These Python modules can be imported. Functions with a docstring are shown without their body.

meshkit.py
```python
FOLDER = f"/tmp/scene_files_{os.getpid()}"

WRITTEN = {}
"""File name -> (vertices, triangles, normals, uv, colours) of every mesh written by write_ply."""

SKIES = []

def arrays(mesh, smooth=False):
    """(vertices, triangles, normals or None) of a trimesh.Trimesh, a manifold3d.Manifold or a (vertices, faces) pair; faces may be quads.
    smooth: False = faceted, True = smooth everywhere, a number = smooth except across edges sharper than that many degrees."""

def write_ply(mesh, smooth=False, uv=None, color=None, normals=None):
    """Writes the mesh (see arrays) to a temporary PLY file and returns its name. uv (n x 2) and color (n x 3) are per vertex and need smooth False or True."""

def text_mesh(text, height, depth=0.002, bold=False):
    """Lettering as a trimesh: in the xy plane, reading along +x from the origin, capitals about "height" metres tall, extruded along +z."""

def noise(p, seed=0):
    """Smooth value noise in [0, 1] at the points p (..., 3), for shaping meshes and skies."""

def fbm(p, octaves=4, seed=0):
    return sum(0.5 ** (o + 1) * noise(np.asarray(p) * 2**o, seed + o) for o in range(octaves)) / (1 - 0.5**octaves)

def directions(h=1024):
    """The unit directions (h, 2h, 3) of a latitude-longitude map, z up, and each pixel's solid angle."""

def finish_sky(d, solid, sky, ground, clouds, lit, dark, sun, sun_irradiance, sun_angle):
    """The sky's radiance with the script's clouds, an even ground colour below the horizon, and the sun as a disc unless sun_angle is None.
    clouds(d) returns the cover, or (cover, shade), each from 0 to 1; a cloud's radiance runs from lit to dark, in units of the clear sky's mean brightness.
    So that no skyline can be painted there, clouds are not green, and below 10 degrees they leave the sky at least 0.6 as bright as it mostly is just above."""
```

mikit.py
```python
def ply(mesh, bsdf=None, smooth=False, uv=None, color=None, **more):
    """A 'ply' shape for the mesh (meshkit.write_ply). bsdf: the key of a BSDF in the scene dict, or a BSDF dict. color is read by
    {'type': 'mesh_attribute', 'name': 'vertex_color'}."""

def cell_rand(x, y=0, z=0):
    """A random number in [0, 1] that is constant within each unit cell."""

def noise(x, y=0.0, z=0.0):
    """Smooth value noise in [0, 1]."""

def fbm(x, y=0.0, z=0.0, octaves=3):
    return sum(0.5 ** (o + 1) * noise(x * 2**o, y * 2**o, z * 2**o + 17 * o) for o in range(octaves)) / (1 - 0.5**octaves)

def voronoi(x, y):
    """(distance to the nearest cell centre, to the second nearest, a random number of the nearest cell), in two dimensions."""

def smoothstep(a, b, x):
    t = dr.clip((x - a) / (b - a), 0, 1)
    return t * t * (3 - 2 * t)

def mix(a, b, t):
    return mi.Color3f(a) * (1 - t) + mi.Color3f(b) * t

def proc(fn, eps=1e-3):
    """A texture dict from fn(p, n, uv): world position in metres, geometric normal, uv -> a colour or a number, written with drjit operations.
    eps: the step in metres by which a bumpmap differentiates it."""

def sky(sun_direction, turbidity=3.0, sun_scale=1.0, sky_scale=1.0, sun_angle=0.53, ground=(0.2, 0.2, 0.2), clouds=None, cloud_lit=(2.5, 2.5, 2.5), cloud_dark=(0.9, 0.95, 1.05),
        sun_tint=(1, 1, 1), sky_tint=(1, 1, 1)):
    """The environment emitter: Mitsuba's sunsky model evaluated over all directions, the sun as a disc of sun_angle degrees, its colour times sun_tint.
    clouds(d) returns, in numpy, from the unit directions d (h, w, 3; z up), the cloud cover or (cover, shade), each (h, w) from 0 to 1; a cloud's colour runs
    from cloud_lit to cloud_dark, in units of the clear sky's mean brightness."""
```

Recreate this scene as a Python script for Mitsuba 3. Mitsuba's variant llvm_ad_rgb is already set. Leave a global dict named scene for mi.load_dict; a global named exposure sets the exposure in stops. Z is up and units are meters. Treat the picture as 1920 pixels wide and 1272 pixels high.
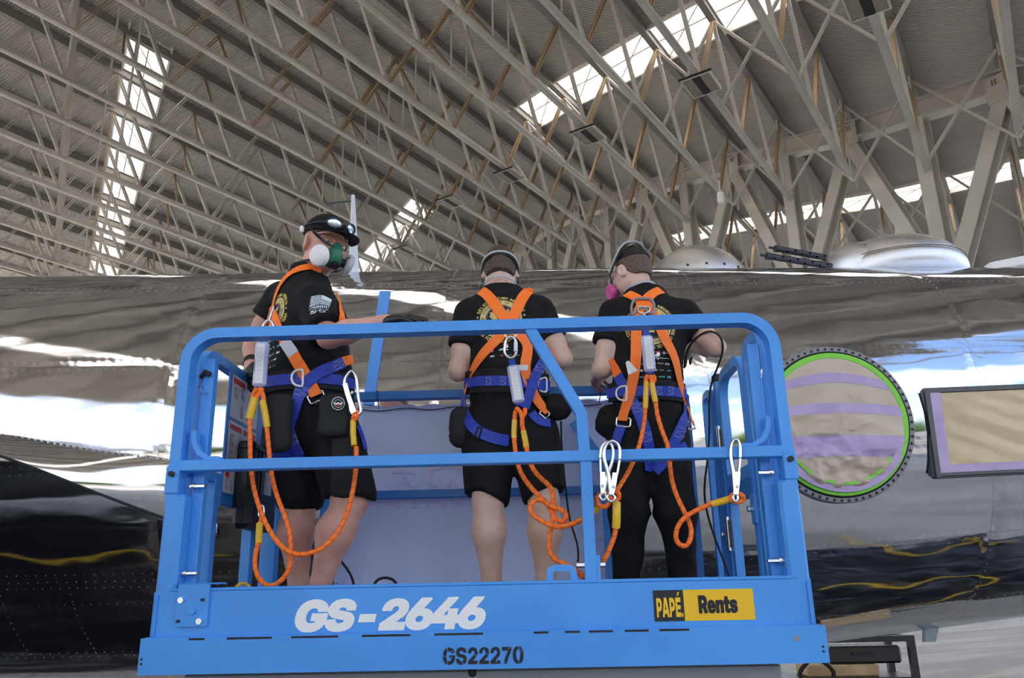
import math, random, glob
import numpy as np, trimesh, mitsuba as mi, drjit as dr, mikit, meshkit
import shapely.geometry as sg
from shapely import affinity, union_all
from scipy.interpolate import PchipInterpolator, CubicSpline
import manifold3d as m3
T = mi.ScalarTransform4f
random.seed(7); RNG = np.random.default_rng(7)
scene, labels = {}, {}

# ---------------------------------------------------------------- camera, sky, exposure
EYE = np.array([0.0, 0.0, 1.6])
F_PX, PITCH, ROLL, YAW = 1506.75, math.radians(16.975), math.radians(-1.1947), math.radians(-1.4424)
FW = np.array([math.sin(YAW) * math.cos(PITCH), math.cos(YAW) * math.cos(PITCH), math.sin(PITCH)])
_r0 = np.array([math.cos(YAW), -math.sin(YAW), 0.0]); _u0 = np.cross(_r0, FW)
RT = math.cos(ROLL) * _r0 + math.sin(ROLL) * _u0; UP = np.cross(RT, FW)
scene['camera'] = {'type': 'perspective', 'fov': math.degrees(2 * math.atan(960 / F_PX)), 'fov_axis': 'x', 'near_clip': 0.05, 'far_clip': 2000.0,
                   'to_world': T().look_at(origin=EYE.tolist(), target=(EYE + FW).tolist(), up=UP.tolist())}

def sky_clouds(d):
    n = meshkit.fbm(d * np.array([3.0, 3.0, 7.0]), 4, 3)
    low = np.clip(1.0 - d[..., 2] / 0.75, 0, 1)
    return np.clip((n - 0.50 + 0.22 * low) * 3.4, 0, 1) * 0.92
SUN = (-0.30, -0.62, 0.85)
scene['sky'] = mikit.sky(SUN, turbidity=3.5, sun_scale=1.0, sky_scale=1.0, ground=(0.30, 0.29, 0.27), clouds=sky_clouds, cloud_lit=(2.5, 2.5, 2.5), cloud_dark=(1.2, 1.22, 1.28))
exposure = 3.2

# ---------------------------------------------------------------- helpers
def E(x, y, z): return np.array([x, y, z + 1.6])          # height measured from the eye level

def ray(px, py):
    d = FW + (px - 960) / F_PX * RT - (py - 636) / F_PX * UP
    return d / np.linalg.norm(d)

def at(px, py, Y):                                          # a picture point at world depth Y
    d = ray(px, py)
    return EYE + d * (Y / d[1])

def proj(P):
    P = np.atleast_2d(P) - EYE; d = P @ FW
    return np.stack([960 + F_PX * (P @ RT) / np.maximum(d, 1e-6), 636 - F_PX * (P @ UP) / np.maximum(d, 1e-6)], 1), d

def uid(key):
    if key not in scene and key not in labels: return key
    i = 1
    while f'{key}_{i:03d}' in scene or f'{key}_{i:03d}' in labels: i += 1
    return f'{key}_{i:03d}'

def tag(key, label=None, cat=None, group=None, kind=None):
    d = labels.setdefault(key, {})
    for k, v in (('label', label), ('category', cat), ('group', group), ('kind', kind)):
        if v: d[k] = v
    return key

def thing(name, label, cat, group=None):
    return tag(uid(name), label, cat, group)

def add(name, mesh, bsdf, parent=None, smooth=False, label=None, cat=None, group=None, kind=None, xf=None, **kw):
    key = uid((parent + '__' if parent else '') + name)
    if isinstance(mesh, dict): s = dict(mesh)
    else: s = mikit.ply(mesh, bsdf, smooth=smooth, **kw)
    if xf is not None: s['to_world'] = T(xf) if isinstance(xf, np.ndarray) else xf
    scene[key] = s
    if label or cat or group or kind: tag(key, label, cat, group, kind)
    return key

def cat(ms): return trimesh.util.concatenate([m for m in ms])

def box(x0, x1, y0, y1, z0, z1):
    m = trimesh.creation.box((abs(x1 - x0), abs(y1 - y0), abs(z1 - z0)))
    m.apply_translation(((x0 + x1) / 2, (y0 + y1) / 2, (z0 + z1) / 2)); return m

def cbox(x0, x1, y0, y1, z0, z1, c=0.004):                   # chamfered box
    pts = []
    for sx in (0, 1):
        for sy in (0, 1):
            for sz in (0, 1):
                for k in range(3):
                    o = [c, c, c]; o[k] = 0
                    p = [(x0 + o[0]) if not sx else (x1 - o[0]), (y0 + o[1]) if not sy else (y1 - o[1]), (z0 + o[2]) if not sz else (z1 - o[2])]
                    pts.append(p)
    return trimesh.Trimesh(*_hull(np.array(pts)), process=False)

def _hull(p):
    h = trimesh.convex.convex_hull(p); return h.vertices, h.faces

def unit(v): v = np.asarray(v, float); return v / (np.linalg.norm(v) + 1e-12)

def bar(p0, p1, w, h, up=(0, 0, 1), c=0.0):                  # beam from p0 to p1: w across, h along up
    p0, p1 = np.asarray(p0, float), np.asarray(p1, float); t = unit(p1 - p0)
    a = np.cross(t, up)
    if np.linalg.norm(a) < 1e-3: a = np.cross(t, (1, 0, 0))
    a = unit(a); b = np.cross(a, t); L = np.linalg.norm(p1 - p0)
    m = cbox(-w / 2, w / 2, 0, L, -h / 2, h / 2, c) if c else box(-w / 2, w / 2, 0, L, -h / 2, h / 2)
    M = np.eye(4); M[:3, 0], M[:3, 1], M[:3, 2], M[:3, 3] = a, t, b, p0
    m.apply_transform(M); return m

def spline(pts, n=40, closed=False):
    p = np.asarray(pts, float)
    if closed: p = np.vstack([p, p[:1]])
    s = np.r_[0, np.cumsum(np.linalg.norm(np.diff(p, axis=0), axis=1) ** 0.5 + 1e-6)]
    cs = CubicSpline(s, p, bc_type='periodic' if closed else 'natural')
    return cs(np.linspace(0, s[-1], n + (1 if closed else 0)))[: n if closed else None]

def frames(p, closed=False):
    t = np.roll(p, -1, 0) - np.roll(p, 1, 0)
    if not closed: t[0], t[-1] = p[1] - p[0], p[-1] - p[-2]
    t /= np.linalg.norm(t, axis=1, keepdims=True) + 1e-12
    a = np.zeros_like(p); v = np.cross(t[0], (0.31, 0.2, 0.93)); a[0] = unit(v)
    for i in range(1, len(p)):
        v = a[i - 1] - t[i] * (a[i - 1] @ t[i]); a[i] = unit(v)
    return t, a, np.cross(t, a)

def tube(pts, r, sides=8, closed=False, caps=True):
    p = np.asarray(pts, float); n = len(p); r = np.broadcast_to(r, (n,))
    t, a, b = frames(p, closed); ang = np.arange(sides) * 2 * np.pi / sides
    v = (p[:, None] + r[:, None, None] * (np.cos(ang)[None, :, None] * a[:, None] + np.sin(ang)[None, :, None] * b[:, None])).reshape(-1, 3)
    f = []
    for i in range(n if closed else n - 1):
        k = (i + 1) % n
        for j in range(sides):
            l = (j + 1) % sides
            f += [[i * sides + j, k * sides + j, k * sides + l], [i * sides + j, k * sides + l, i * sides + l]]
    f = np.array(f)[:, ::-1]
    if not closed and caps:
        v = np.vstack([v, p[0], p[-1]]); c0, c1 = len(v) - 2, len(v) - 1; e = []
        for j in range(sides):
            l = (j + 1) % sides
            e += [[c0, j, l], [c1, (n - 1) * sides + l, (n - 1) * sides + j]]
        f = np.vstack([f, np.array(e)[:, ::-1]])
    m = trimesh.Trimesh(v, f, process=False)
    return m

def extrude(poly, depth):
    gs = getattr(poly, 'geoms', [poly])
    return cat([trimesh.creation.extrude_polygon(g, depth, engine='earcut') for g in gs if g.area > 1e-9])

def place(m, o, x, y):                                       # local xy plane to the world, z = x cross y
    x, y = unit(x), unit(y); z = np.cross(x, y)
    M = np.eye(4); M[:3, 0], M[:3, 1], M[:3, 2], M[:3, 3] = x, y, z, o
    m = m.copy(); m.apply_transform(M); return m

def in_front(m, y):                                          # local (x, y) -> world (x, z), extruded towards the viewer from depth y
    return place(m, (0, y, 0), (1, 0, 0), (0, 0, 1))

_FONT = glob.glob('/opt/blender-*/*/datafiles/fonts/Inter.woff2')[0]
def text_shape(text, h, stroke=0, slant=0.0, sx=1.0, track=0):   # stroke 0..6 picks the weight of the face
    from PIL import Image, ImageDraw, ImageFont
    font = ImageFont.truetype(_FONT, 96); x, shapes = 0.0, []
    try: font.set_variation_by_axes([32, (400, 600, 700, 800, 850, 900, 900)[stroke]]); stroke = 0
    except Exception: pass
    for ch in text:
        adv = font.getlength(ch)
        if ch != ' ':
            x0, y0, x1, y1 = font.getbbox(ch, anchor='ls', stroke_width=stroke)
            im = Image.new('L', (int(x1 - x0 + 8), int(y1 - y0 + 8)))
            ImageDraw.Draw(im).text((4 - x0, 4 - y0), ch, 255, font, anchor='ls', stroke_width=stroke)
            on = np.pad(np.asarray(im) > 127, ((0, 0), (1, 1))).astype(np.int8)
            rows, st = np.nonzero(np.diff(on, axis=1) == 1); en = np.nonzero(np.diff(on, axis=1) == -1)[1]
            g = union_all([sg.box(a, -q - 1, b, -q) for a, b, q in zip(st, en, rows)]).buffer(0.6).buffer(-0.6).simplify(0.6)
            shapes.append(affinity.translate(g, x + x0 - 4, 4 - y0))
        x += adv + track + stroke * 1.6
    s = h / 70.0
    return affinity.affine_transform(union_all(shapes), [s * sx, s * slant, 0, s, 0, 0]), x * s * sx

# ---------------------------------------------------------------- materials
def rgb(*c): return {'type': 'rgb', 'value': [float(x) for x in c]}
def lin(r, g, b): return [((c / 255 + 0.055) / 1.055) ** 2.4 if c > 10 else c / 255 / 12.92 for c in (r, g, b)]
def mat(name, color, rough=0.5, spec=0.5, two=True, **k):
    d = {'type': 'principled', 'base_color': rgb(*color) if not isinstance(color, dict) else color, 'roughness': rough, 'specular': spec, **k}
    scene[name] = {'type': 'twosided', 'bsdf': d} if two else d
    return name
def ptex(a, b, sc, lo=0.35, hi=0.65, oct=3):
    def fn(p, n, uv):
        v = mikit.fbm(p.x * sc, p.y * sc, p.z * sc, oct)
        return mikit.mix(a, b, mikit.smoothstep(lo, hi, v))
    return mikit.proc(fn)

mat('m_deck', ptex((0.45, 0.44, 0.425), (0.53, 0.52, 0.50), 0.25), 0.6, 0.3)
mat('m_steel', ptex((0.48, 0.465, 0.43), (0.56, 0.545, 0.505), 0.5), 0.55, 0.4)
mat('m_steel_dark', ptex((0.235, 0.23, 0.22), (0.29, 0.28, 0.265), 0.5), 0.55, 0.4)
mat('m_steel_brown', (0.27, 0.20, 0.13), 0.6, 0.3)
mat('m_curb', (0.80, 0.78, 0.72), 0.6, 0.3)
mat('m_steel_warm_lit', (0.42, 0.30, 0.18), 0.55, 0.35)  # warm light from the skylights, painted into the web colour
mat('m_lamp_face', (0.26, 0.235, 0.19), 0.5, 0.4)
mat('m_dark', (0.018, 0.018, 0.020), 0.6, 0.4)
mat('m_black_plastic', (0.012, 0.012, 0.014), 0.35, 0.5)
mat('m_rubber', (0.02, 0.02, 0.022), 0.7, 0.3)
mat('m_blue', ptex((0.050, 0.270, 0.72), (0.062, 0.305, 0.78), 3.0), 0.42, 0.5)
mat('m_white', (0.82, 0.82, 0.82), 0.5, 0.4)
mat('m_grey', (0.22, 0.24, 0.27), 0.45, 0.5)
mat('m_yellow', (0.85, 0.50, 0.01), 0.5, 0.4)
mat('m_red', (0.6, 0.03, 0.03), 0.5, 0.4)
scene['m_pane'] = {'type': 'principledthin', 'base_color': rgb(0.97, 0.97, 0.95), 'roughness': 0.7, 'spec_trans': 0.0, 'diff_trans': 1.8, 'eta': 1.3}
mat('m_chrome', (0.72, 0.72, 0.74), 0.25, 0.5, metallic=1.0)
mat('m_wood', ptex((0.45, 0.30, 0.16), (0.56, 0.39, 0.22), 6), 0.6, 0.3)
scene['m_alu'] = {'type': 'twosided', 'bsdf': {'type': 'roughconductor', 'material': 'Al', 'alpha': 0.008, 'specular_reflectance': rgb(0.82, 0.85, 0.90)}}
scene['m_alu_brushed'] = {'type': 'twosided', 'bsdf': {'type': 'roughconductor', 'material': 'Al', 'alpha': 0.28, 'specular_reflectance': rgb(0.84, 0.85, 0.88)}}
scene['m_alu_dull'] = {'type': 'twosided', 'bsdf': {'type': 'roughconductor', 'material': 'Al', 'alpha': 0.16, 'specular_reflectance': rgb(0.84, 0.85, 0.88)}}

mat('m_seam', (0.10, 0.10, 0.105), 0.5, 0.4)
mat('m_gun', (0.022, 0.028, 0.038), 0.4, 0.5)
mat('m_mast', (0.55, 0.58, 0.62), 0.35, 0.6)
mat('m_ringmetal', (0.20, 0.205, 0.215), 0.4, 0.6)
mat('m_frame', (0.10, 0.105, 0.11), 0.5, 0.4)
mat('m_stud', (0.045, 0.048, 0.052), 0.35, 0.6)
mat('m_paper', ptex((0.50, 0.395, 0.305), (0.56, 0.45, 0.355), 5), 0.42, 0.5)
mat('m_paper2', ptex((0.56, 0.43, 0.26), (0.62, 0.48, 0.30), 4), 0.42, 0.5)
mat('m_lilac', ptex((0.44, 0.33, 0.55), (0.50, 0.39, 0.60), 8), 0.5, 0.4)
mat('m_green', (0.20, 0.62, 0.04), 0.45, 0.5)
mat('m_bluetape', (0.10, 0.30, 0.72), 0.55, 0.3)
mat('m_blocker', (0.055, 0.058, 0.064), 0.35, 0.5)
mat('m_sheet', (0.013, 0.014, 0.018), 0.22, 0.5)
mat('m_cord_yellow', (0.75, 0.45, 0.03), 0.5, 0.3)
mat('m_cart', (0.016, 0.016, 0.018), 0.45, 0.5)
mat('m_leaf', ptex((0.07, 0.13, 0.03), (0.15, 0.24, 0.06), 1.2), 0.7, 0.2)
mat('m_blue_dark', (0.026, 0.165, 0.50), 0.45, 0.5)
mat('m_label', (0.55, 0.54, 0.60), 0.4, 0.5)
mat('m_ink', (0.02, 0.02, 0.025), 0.6, 0.3)
mat('m_bronze', (0.22, 0.16, 0.10), 0.35, 0.5, metallic=0.7)
mat('m_banner', (0.60, 0.67, 0.92), 0.55, 0.4)
mat('m_ghost_orange', (0.62, 0.52, 0.62), 0.55, 0.4)
mat('m_ghost_pink', (0.66, 0.58, 0.80), 0.55, 0.4)
mat('m_ghost_white', (0.66, 0.72, 0.88), 0.55, 0.4)
def skin(a, b):
    def fn(p, n, uv):
        v = mikit.fbm(p.x * 22, p.y * 22, p.z * 22, 3); w = mikit.noise(p.x * 5 + 3, p.y * 5, p.z * 5)
        return mikit.mix(a, b, mikit.smoothstep(0.3, 0.7, 0.5 * v + 0.5 * w))
    return mikit.proc(fn)
mat('m_skin', skin((0.58, 0.36, 0.275), (0.67, 0.45, 0.36)), 0.48, 0.4)
mat('m_skin_red', skin((0.55, 0.265, 0.205), (0.66, 0.37, 0.29)), 0.45, 0.45)
mat('m_hair_brown', ptex((0.045, 0.026, 0.016), (0.13, 0.09, 0.07), 260, .35, .75), 0.55, 0.4)
mat('m_hair_black', ptex((0.006, 0.006, 0.007), (0.020, 0.018, 0.017), 90), 0.5, 0.4)
mat('m_hair_fade', ptex((0.07, 0.05, 0.04), (0.16, 0.105, 0.08), 300), 0.6, 0.3)
mat('m_hair_grey', (0.20, 0.15, 0.12), 0.6, 0.3)
mat('m_tee', ptex((0.0075, 0.0075, 0.0085), (0.0105, 0.0105, 0.0115), 30), 0.85, 0.25, sheen=0.15)
mat('m_shorts', ptex((0.0070, 0.0070, 0.0078), (0.0095, 0.0095, 0.0105), 40), 0.8, 0.25, sheen=0.10)
mat('m_cap', (0.008, 0.008, 0.009), 0.8, 0.25, sheen=0.2)
mat('m_glove', (0.010, 0.011, 0.013), 0.42, 0.5)
mat('m_glove_pink', (0.36, 0.16, 0.24), 0.5, 0.4)
mat('m_mask_green', (0.012, 0.17, 0.085), 0.42, 0.5)
mat('m_mask_grey', (0.25, 0.25, 0.27), 0.45, 0.5)
mat('m_filter', (0.80, 0.76, 0.77), 0.45, 0.5)
mat('m_filter_grey', (0.50, 0.50, 0.52), 0.35, 0.5)
mat('m_filter_pink', (0.62, 0.06, 0.30), 0.45, 0.5)
mat('m_strap_grey', (0.40, 0.42, 0.44), 0.5, 0.5)
mat('m_eye', (0.50, 0.46, 0.43), 0.25, 0.5)
mat('m_iris', (0.06, 0.06, 0.05), 0.2, 0.6)
mat('m_glasses', (0.012, 0.02, 0.05), 0.3, 0.6)
scene['m_mirror'] = {'type': 'twosided', 'bsdf': {'type': 'roughconductor', 'material': 'Al', 'alpha': 0.05, 'specular_reflectance': rgb(0.72, 0.85, 0.92)}}
mat('m_orange', ptex((1.0, 0.185, 0.022), (1.0, 0.22, 0.03), 60), 0.6, 0.4)
mat('m_webblue', ptex((0.020, 0.045, 0.36), (0.026, 0.060, 0.44), 60), 0.55, 0.4)
mat('m_pad', (0.012, 0.012, 0.014), 0.7, 0.3)
mat('m_thread', (0.36, 0.40, 0.66), 0.6, 0.3)
mat('m_white_metal', (0.78, 0.79, 0.80), 0.35, 0.6)
mat('m_bag', (0.016, 0.017, 0.018), 0.75, 0.3)
mat('m_towel', (0.022, 0.022, 0.022), 0.9, 0.2)
mat('m_gold', (0.60, 0.46, 0.14), 0.6, 0.3)
mat('m_gold_pale', (0.66, 0.56, 0.28), 0.6, 0.3)
mat('m_gold_ring', (0.64, 0.53, 0.22), 0.6, 0.3)
mat('m_navy', (0.018, 0.024, 0.055), 0.7, 0.3)
mat('m_print_grey', (0.35, 0.36, 0.38), 0.6, 0.3)
mat('m_print_red', (0.60, 0.09, 0.04), 0.6, 0.3)
mat('m_print_cyan', (0.12, 0.38, 0.50), 0.6, 0.3)
mat('m_print_green', (0.10, 0.36, 0.18), 0.6, 0.3)
mat('m_print_flag', (0.62, 0.74, 0.80), 0.6, 0.3)
mat('m_rope', ptex((1.0, 0.17, 0.016), (1.0, 0.215, 0.03), 120), 0.6, 0.35)
mat('m_sleeve', (0.80, 0.47, 0.02), 0.35, 0.5)
mat('m_pack', (0.44, 0.47, 0.68), 0.2, 0.6)

def floor_fn(p, n, uv):
    u = p.x * 0.85 + p.y * 0.53; v = p.y * 0.85 - p.x * 0.53      # v: along the roof trusses
    b = p.y * 0.5284 - p.x * 0.8490; a = p.x * 0.5284 + p.y * 0.8490
    streak = mikit.fbm(u * 0.25, v * 1.6, 0.0, 4)
    c = mikit.mix((0.27, 0.255, 0.23), (0.40, 0.38, 0.345), mikit.smoothstep(0.3, 0.7, streak))
    ju, jv = dr.abs(u / 6 - dr.round(u / 6)) * 6, dr.abs(v / 6 - dr.round(v / 6)) * 6
    j = mikit.smoothstep(0.012, 0.03, dr.minimum(ju, jv))
    c = c * (0.55 + 0.45 * j)
    dim_ground = mikit.mix((0.085, 0.087, 0.092), (0.13, 0.13, 0.135), mikit.fbm(p.x * 0.6, p.y * 0.6, 0.0, 3))          # unseen asphalt near and right, added to cut bounce onto the roof
    bounce_ground = mikit.mix((0.46, 0.44, 0.40), (0.56, 0.54, 0.49), mikit.fbm(p.x * 0.3, p.y * 0.3, 4.0, 3))             # unseen pale concrete at the far end, added to bounce light up
    c = mikit.mix(c, bounce_ground, mikit.smoothstep(42.0, 42.4, b))
    return mikit.mix(c, dim_ground, dr.maximum(mikit.smoothstep(-9.0, -9.3, b), mikit.smoothstep(-31.0, -31.3, a)))
mat('m_floor', mikit.proc(floor_fn), 0.55, 0.35)
# ---------------------------------------------------------------- the setting: floor and roof
AZ = math.radians(31.9)
A = np.array([math.sin(AZ), math.cos(AZ), 0.0]); B = np.array([-math.cos(AZ), math.sin(AZ), 0.0])
H = 20.0; SK = 0.505                                         # trusses run along A; skylights and the arch run along B + SK * A
_zs = [-0.62, -0.4, -0.2, -0.07, 0.08, 0.235, 0.39, 0.54, 0.69, 0.84, 1.0, 1.15, 1.3, 1.45, 1.75, 2.2, 2.55, 3.2, 3.6]
_zv = [0.44, 0.56, 0.645, 0.70, 0.735, 0.775, 0.825, 0.87, 0.91, 0.955, 0.99, 1.03, 1.055, 1.055, 1.04, 1.02, 1.005, 0.97, 0.95]
_zb = PchipInterpolator(_zs, _zv)
DEPTH = 0.195                                                # truss depth, in H
def zb(s): return float(_zb(s))
def R(s, a, z): return EYE + H * (s * B + a * A) + np.array([0, 0, H * z])
S_K = {-9: -0.06, -8: 0.089, -7: 0.227, -6: 0.378, -5: 0.523, -4: 0.679, -3: 0.832, -2: 0.993, -1: 1.137, 0: 1.285, 1: 1.447, 2: 1.607, 3: 1.751,
       4: 1.907, 5: 2.063, 6: 2.207, 7: 2.366, 8: 2.517, 9: 2.661}
for k in range(-12, -9): S_K[k] = -0.06 + 0.16 * (k + 9)
for k in range(10, 15): S_K[k] = 2.661 + 0.155 * (k - 9)
KS = sorted(S_K); SMIN, SMAX = -0.60, 3.46; AMIN, AMAX = -1.70, 3.6
SKY = [(-0.98, -0.87), (0.026, 0.137), (1.052, 1.172), (2.06, 2.165)]   # skylight strips, in a - SK * s

add('floor', box(-140, 140, -140, 160, -0.3, 0.0), 'm_floor', label='pale streaked concrete floor of the open hangar', kind='structure')

GAP = (0.993, 1.607)                                         # no skylights along the crown of the roof
def deck_mesh():
    pitch = 0.15 / H; prof = [(0.0, 0.0), (0.34, 0.0), (0.46, 0.065 / H), (0.88, 0.065 / H)]
    cols = int((AMAX - AMIN) / pitch); av = np.array([AMIN + (i + q[0]) * pitch for i in range(cols) for q in prof]); dz = np.array([q[1] for i in range(cols) for q in prof])
    cuts = [(None, SKY[0][0])] + [(SKY[i][1], SKY[i + 1][0]) for i in range(len(SKY) - 1)] + [(SKY[-1][1], None)]
    V, Fc, off, n = [], [], 0, 17
    for lo, hi, g0, g1 in [(q[0], q[1], SMIN, SMAX) for q in cuts] + [(q[0], q[1], *GAP) for q in SKY]:      # lo < a - SK s < hi, g0 < s < g1
        s1 = np.full(len(av), SMAX) if lo is None else (av - lo) / SK
        s0 = np.full(len(av), SMIN) if hi is None else (av - hi) / SK
        s0, s1 = np.clip(s0, g0, g1), np.clip(s1, g0, g1)
        ok = s1 - s0 > 1e-4
        w = np.linspace(0, 1, n); S = s0[:, None] + (s1 - s0)[:, None] * w
        Z = _zb(np.clip(S, -0.62, 3.6)) + DEPTH + 0.022 + dz[:, None]
        P = EYE + H * (S[..., None] * B + av[:, None, None] * A + Z[..., None] * np.array([0, 0, 1.0]))
        V.append(P.reshape(-1, 3))
        i = np.nonzero(ok[:-1] | ok[1:])[0]
        I, J = np.meshgrid(i, np.arange(n - 1), indexing='ij'); a = I * n + J + off
        Fc.append(np.stack([a, a + 1, a + n + 1, a + n], -1).reshape(-1, 4)); off += len(av) * n
    return np.vstack(V), np.vstack(Fc)
v_, f_ = deck_mesh()
add('ceiling', (v_, f_), 'm_deck', label='ribbed sheet metal underside of the arched hangar roof', kind='structure')
# a weather skin over the deck, so that it is a solid roof from outside too
for i, (c0, c1) in enumerate(SKY):
    wk = f'window_{i + 1}'
    sv = [s for s in [SMIN] + [S_K[k] for k in KS if SMIN < S_K[k] < SMAX] + [SMAX]]
    zt = DEPTH + 0.022 + 0.008
    fr = []
    for c in (c0, c1):
        ss = np.linspace(SMIN, SMAX, 40)
        ss = [s for s in ss if AMIN < c + SK * s < AMAX]
        for s0, s1 in zip(ss[:-1], ss[1:]):
            if GAP[0] - .03 < s0 and s1 < GAP[1] + .03: continue
            fr.append(bar(R(s0, c + SK * s0, zb(s0) + zt - 0.004), R(s1, c + SK * s1, zb(s1) + zt - 0.004), 0.10, 0.42))
    add('frame', cat(fr), 'm_curb', wk)
    tag(wk, 'long bright translucent skylight strip in the roof', kind='structure')
    cm_ = (c0 + c1) / 2; ms = []
    for s0, s1 in zip(sv[:-1], sv[1:]):
        if (GAP[0] - .01 < s0 and s1 < GAP[1] + .01) or not (AMIN < cm_ + SK * s0 and cm_ + SK * s1 < AMAX): continue
        ms += [bar(R(s0, cm_ + SK * s0, zb(s0) + zt - .004), R(s1, cm_ + SK * s1, zb(s1) + zt - .004), .06, .06), bar(R(s0, c0 + SK * s0, zb(s0) + zt - .006), R(s1, c1 + SK * s1, zb(s1) + zt - .006), .04, .04)]
    add('glazing_bar', cat(ms), 'm_steel', wk)
    far = []
    for s0, s1 in zip(sv[:-1], sv[1:]):
        if GAP[0] - .01 < s0 and s1 < GAP[1] + .01: continue
        a0, a1 = c0 + SK * s0, c0 + SK * s1
        if a0 < AMIN or a1 > AMAX: continue
        sm = (s0 + s1) / 2
        q = [(s0, c0), (sm, c0), (s1, c0), (s1, c1), (sm, c1), (s0, c1)]
        P = np.array([R(s, c + SK * s, zb(s) + zt) for s, c in q]); D = np.array([0, 0, 0.02])
        Vp = np.vstack([P]); Fp = np.array([[0, 1, 4], [0, 4, 5], [1, 2, 3], [1, 3, 4]])
        px, d = proj(P)
        if (d > 1).all() and ((px[:, 0] > -60) & (px[:, 0] < 1980) & (px[:, 1] > -60) & (px[:, 1] < 560)).any(): add('pane', (Vp, Fp), 'm_pane', wk)
        else: far.append(trimesh.Trimesh(Vp, Fp, process=False))
    if far: add('pane_run', cat(far), 'm_pane', wk, kind='stuff')

def seen(p0, p1):
    px, d = proj(np.array([p0 + (p1 - p0) * t for t in np.linspace(0, 1, 6)]))
    ok = (d > 0.5) & (px[:, 0] > 0) & (px[:, 0] < 1920) & (px[:, 1] > 0) & (px[:, 1] < 515)
    return ok.any() and np.linalg.norm(px[0] - px[-1]) > 10 if ok.all() else ok.any()

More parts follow.
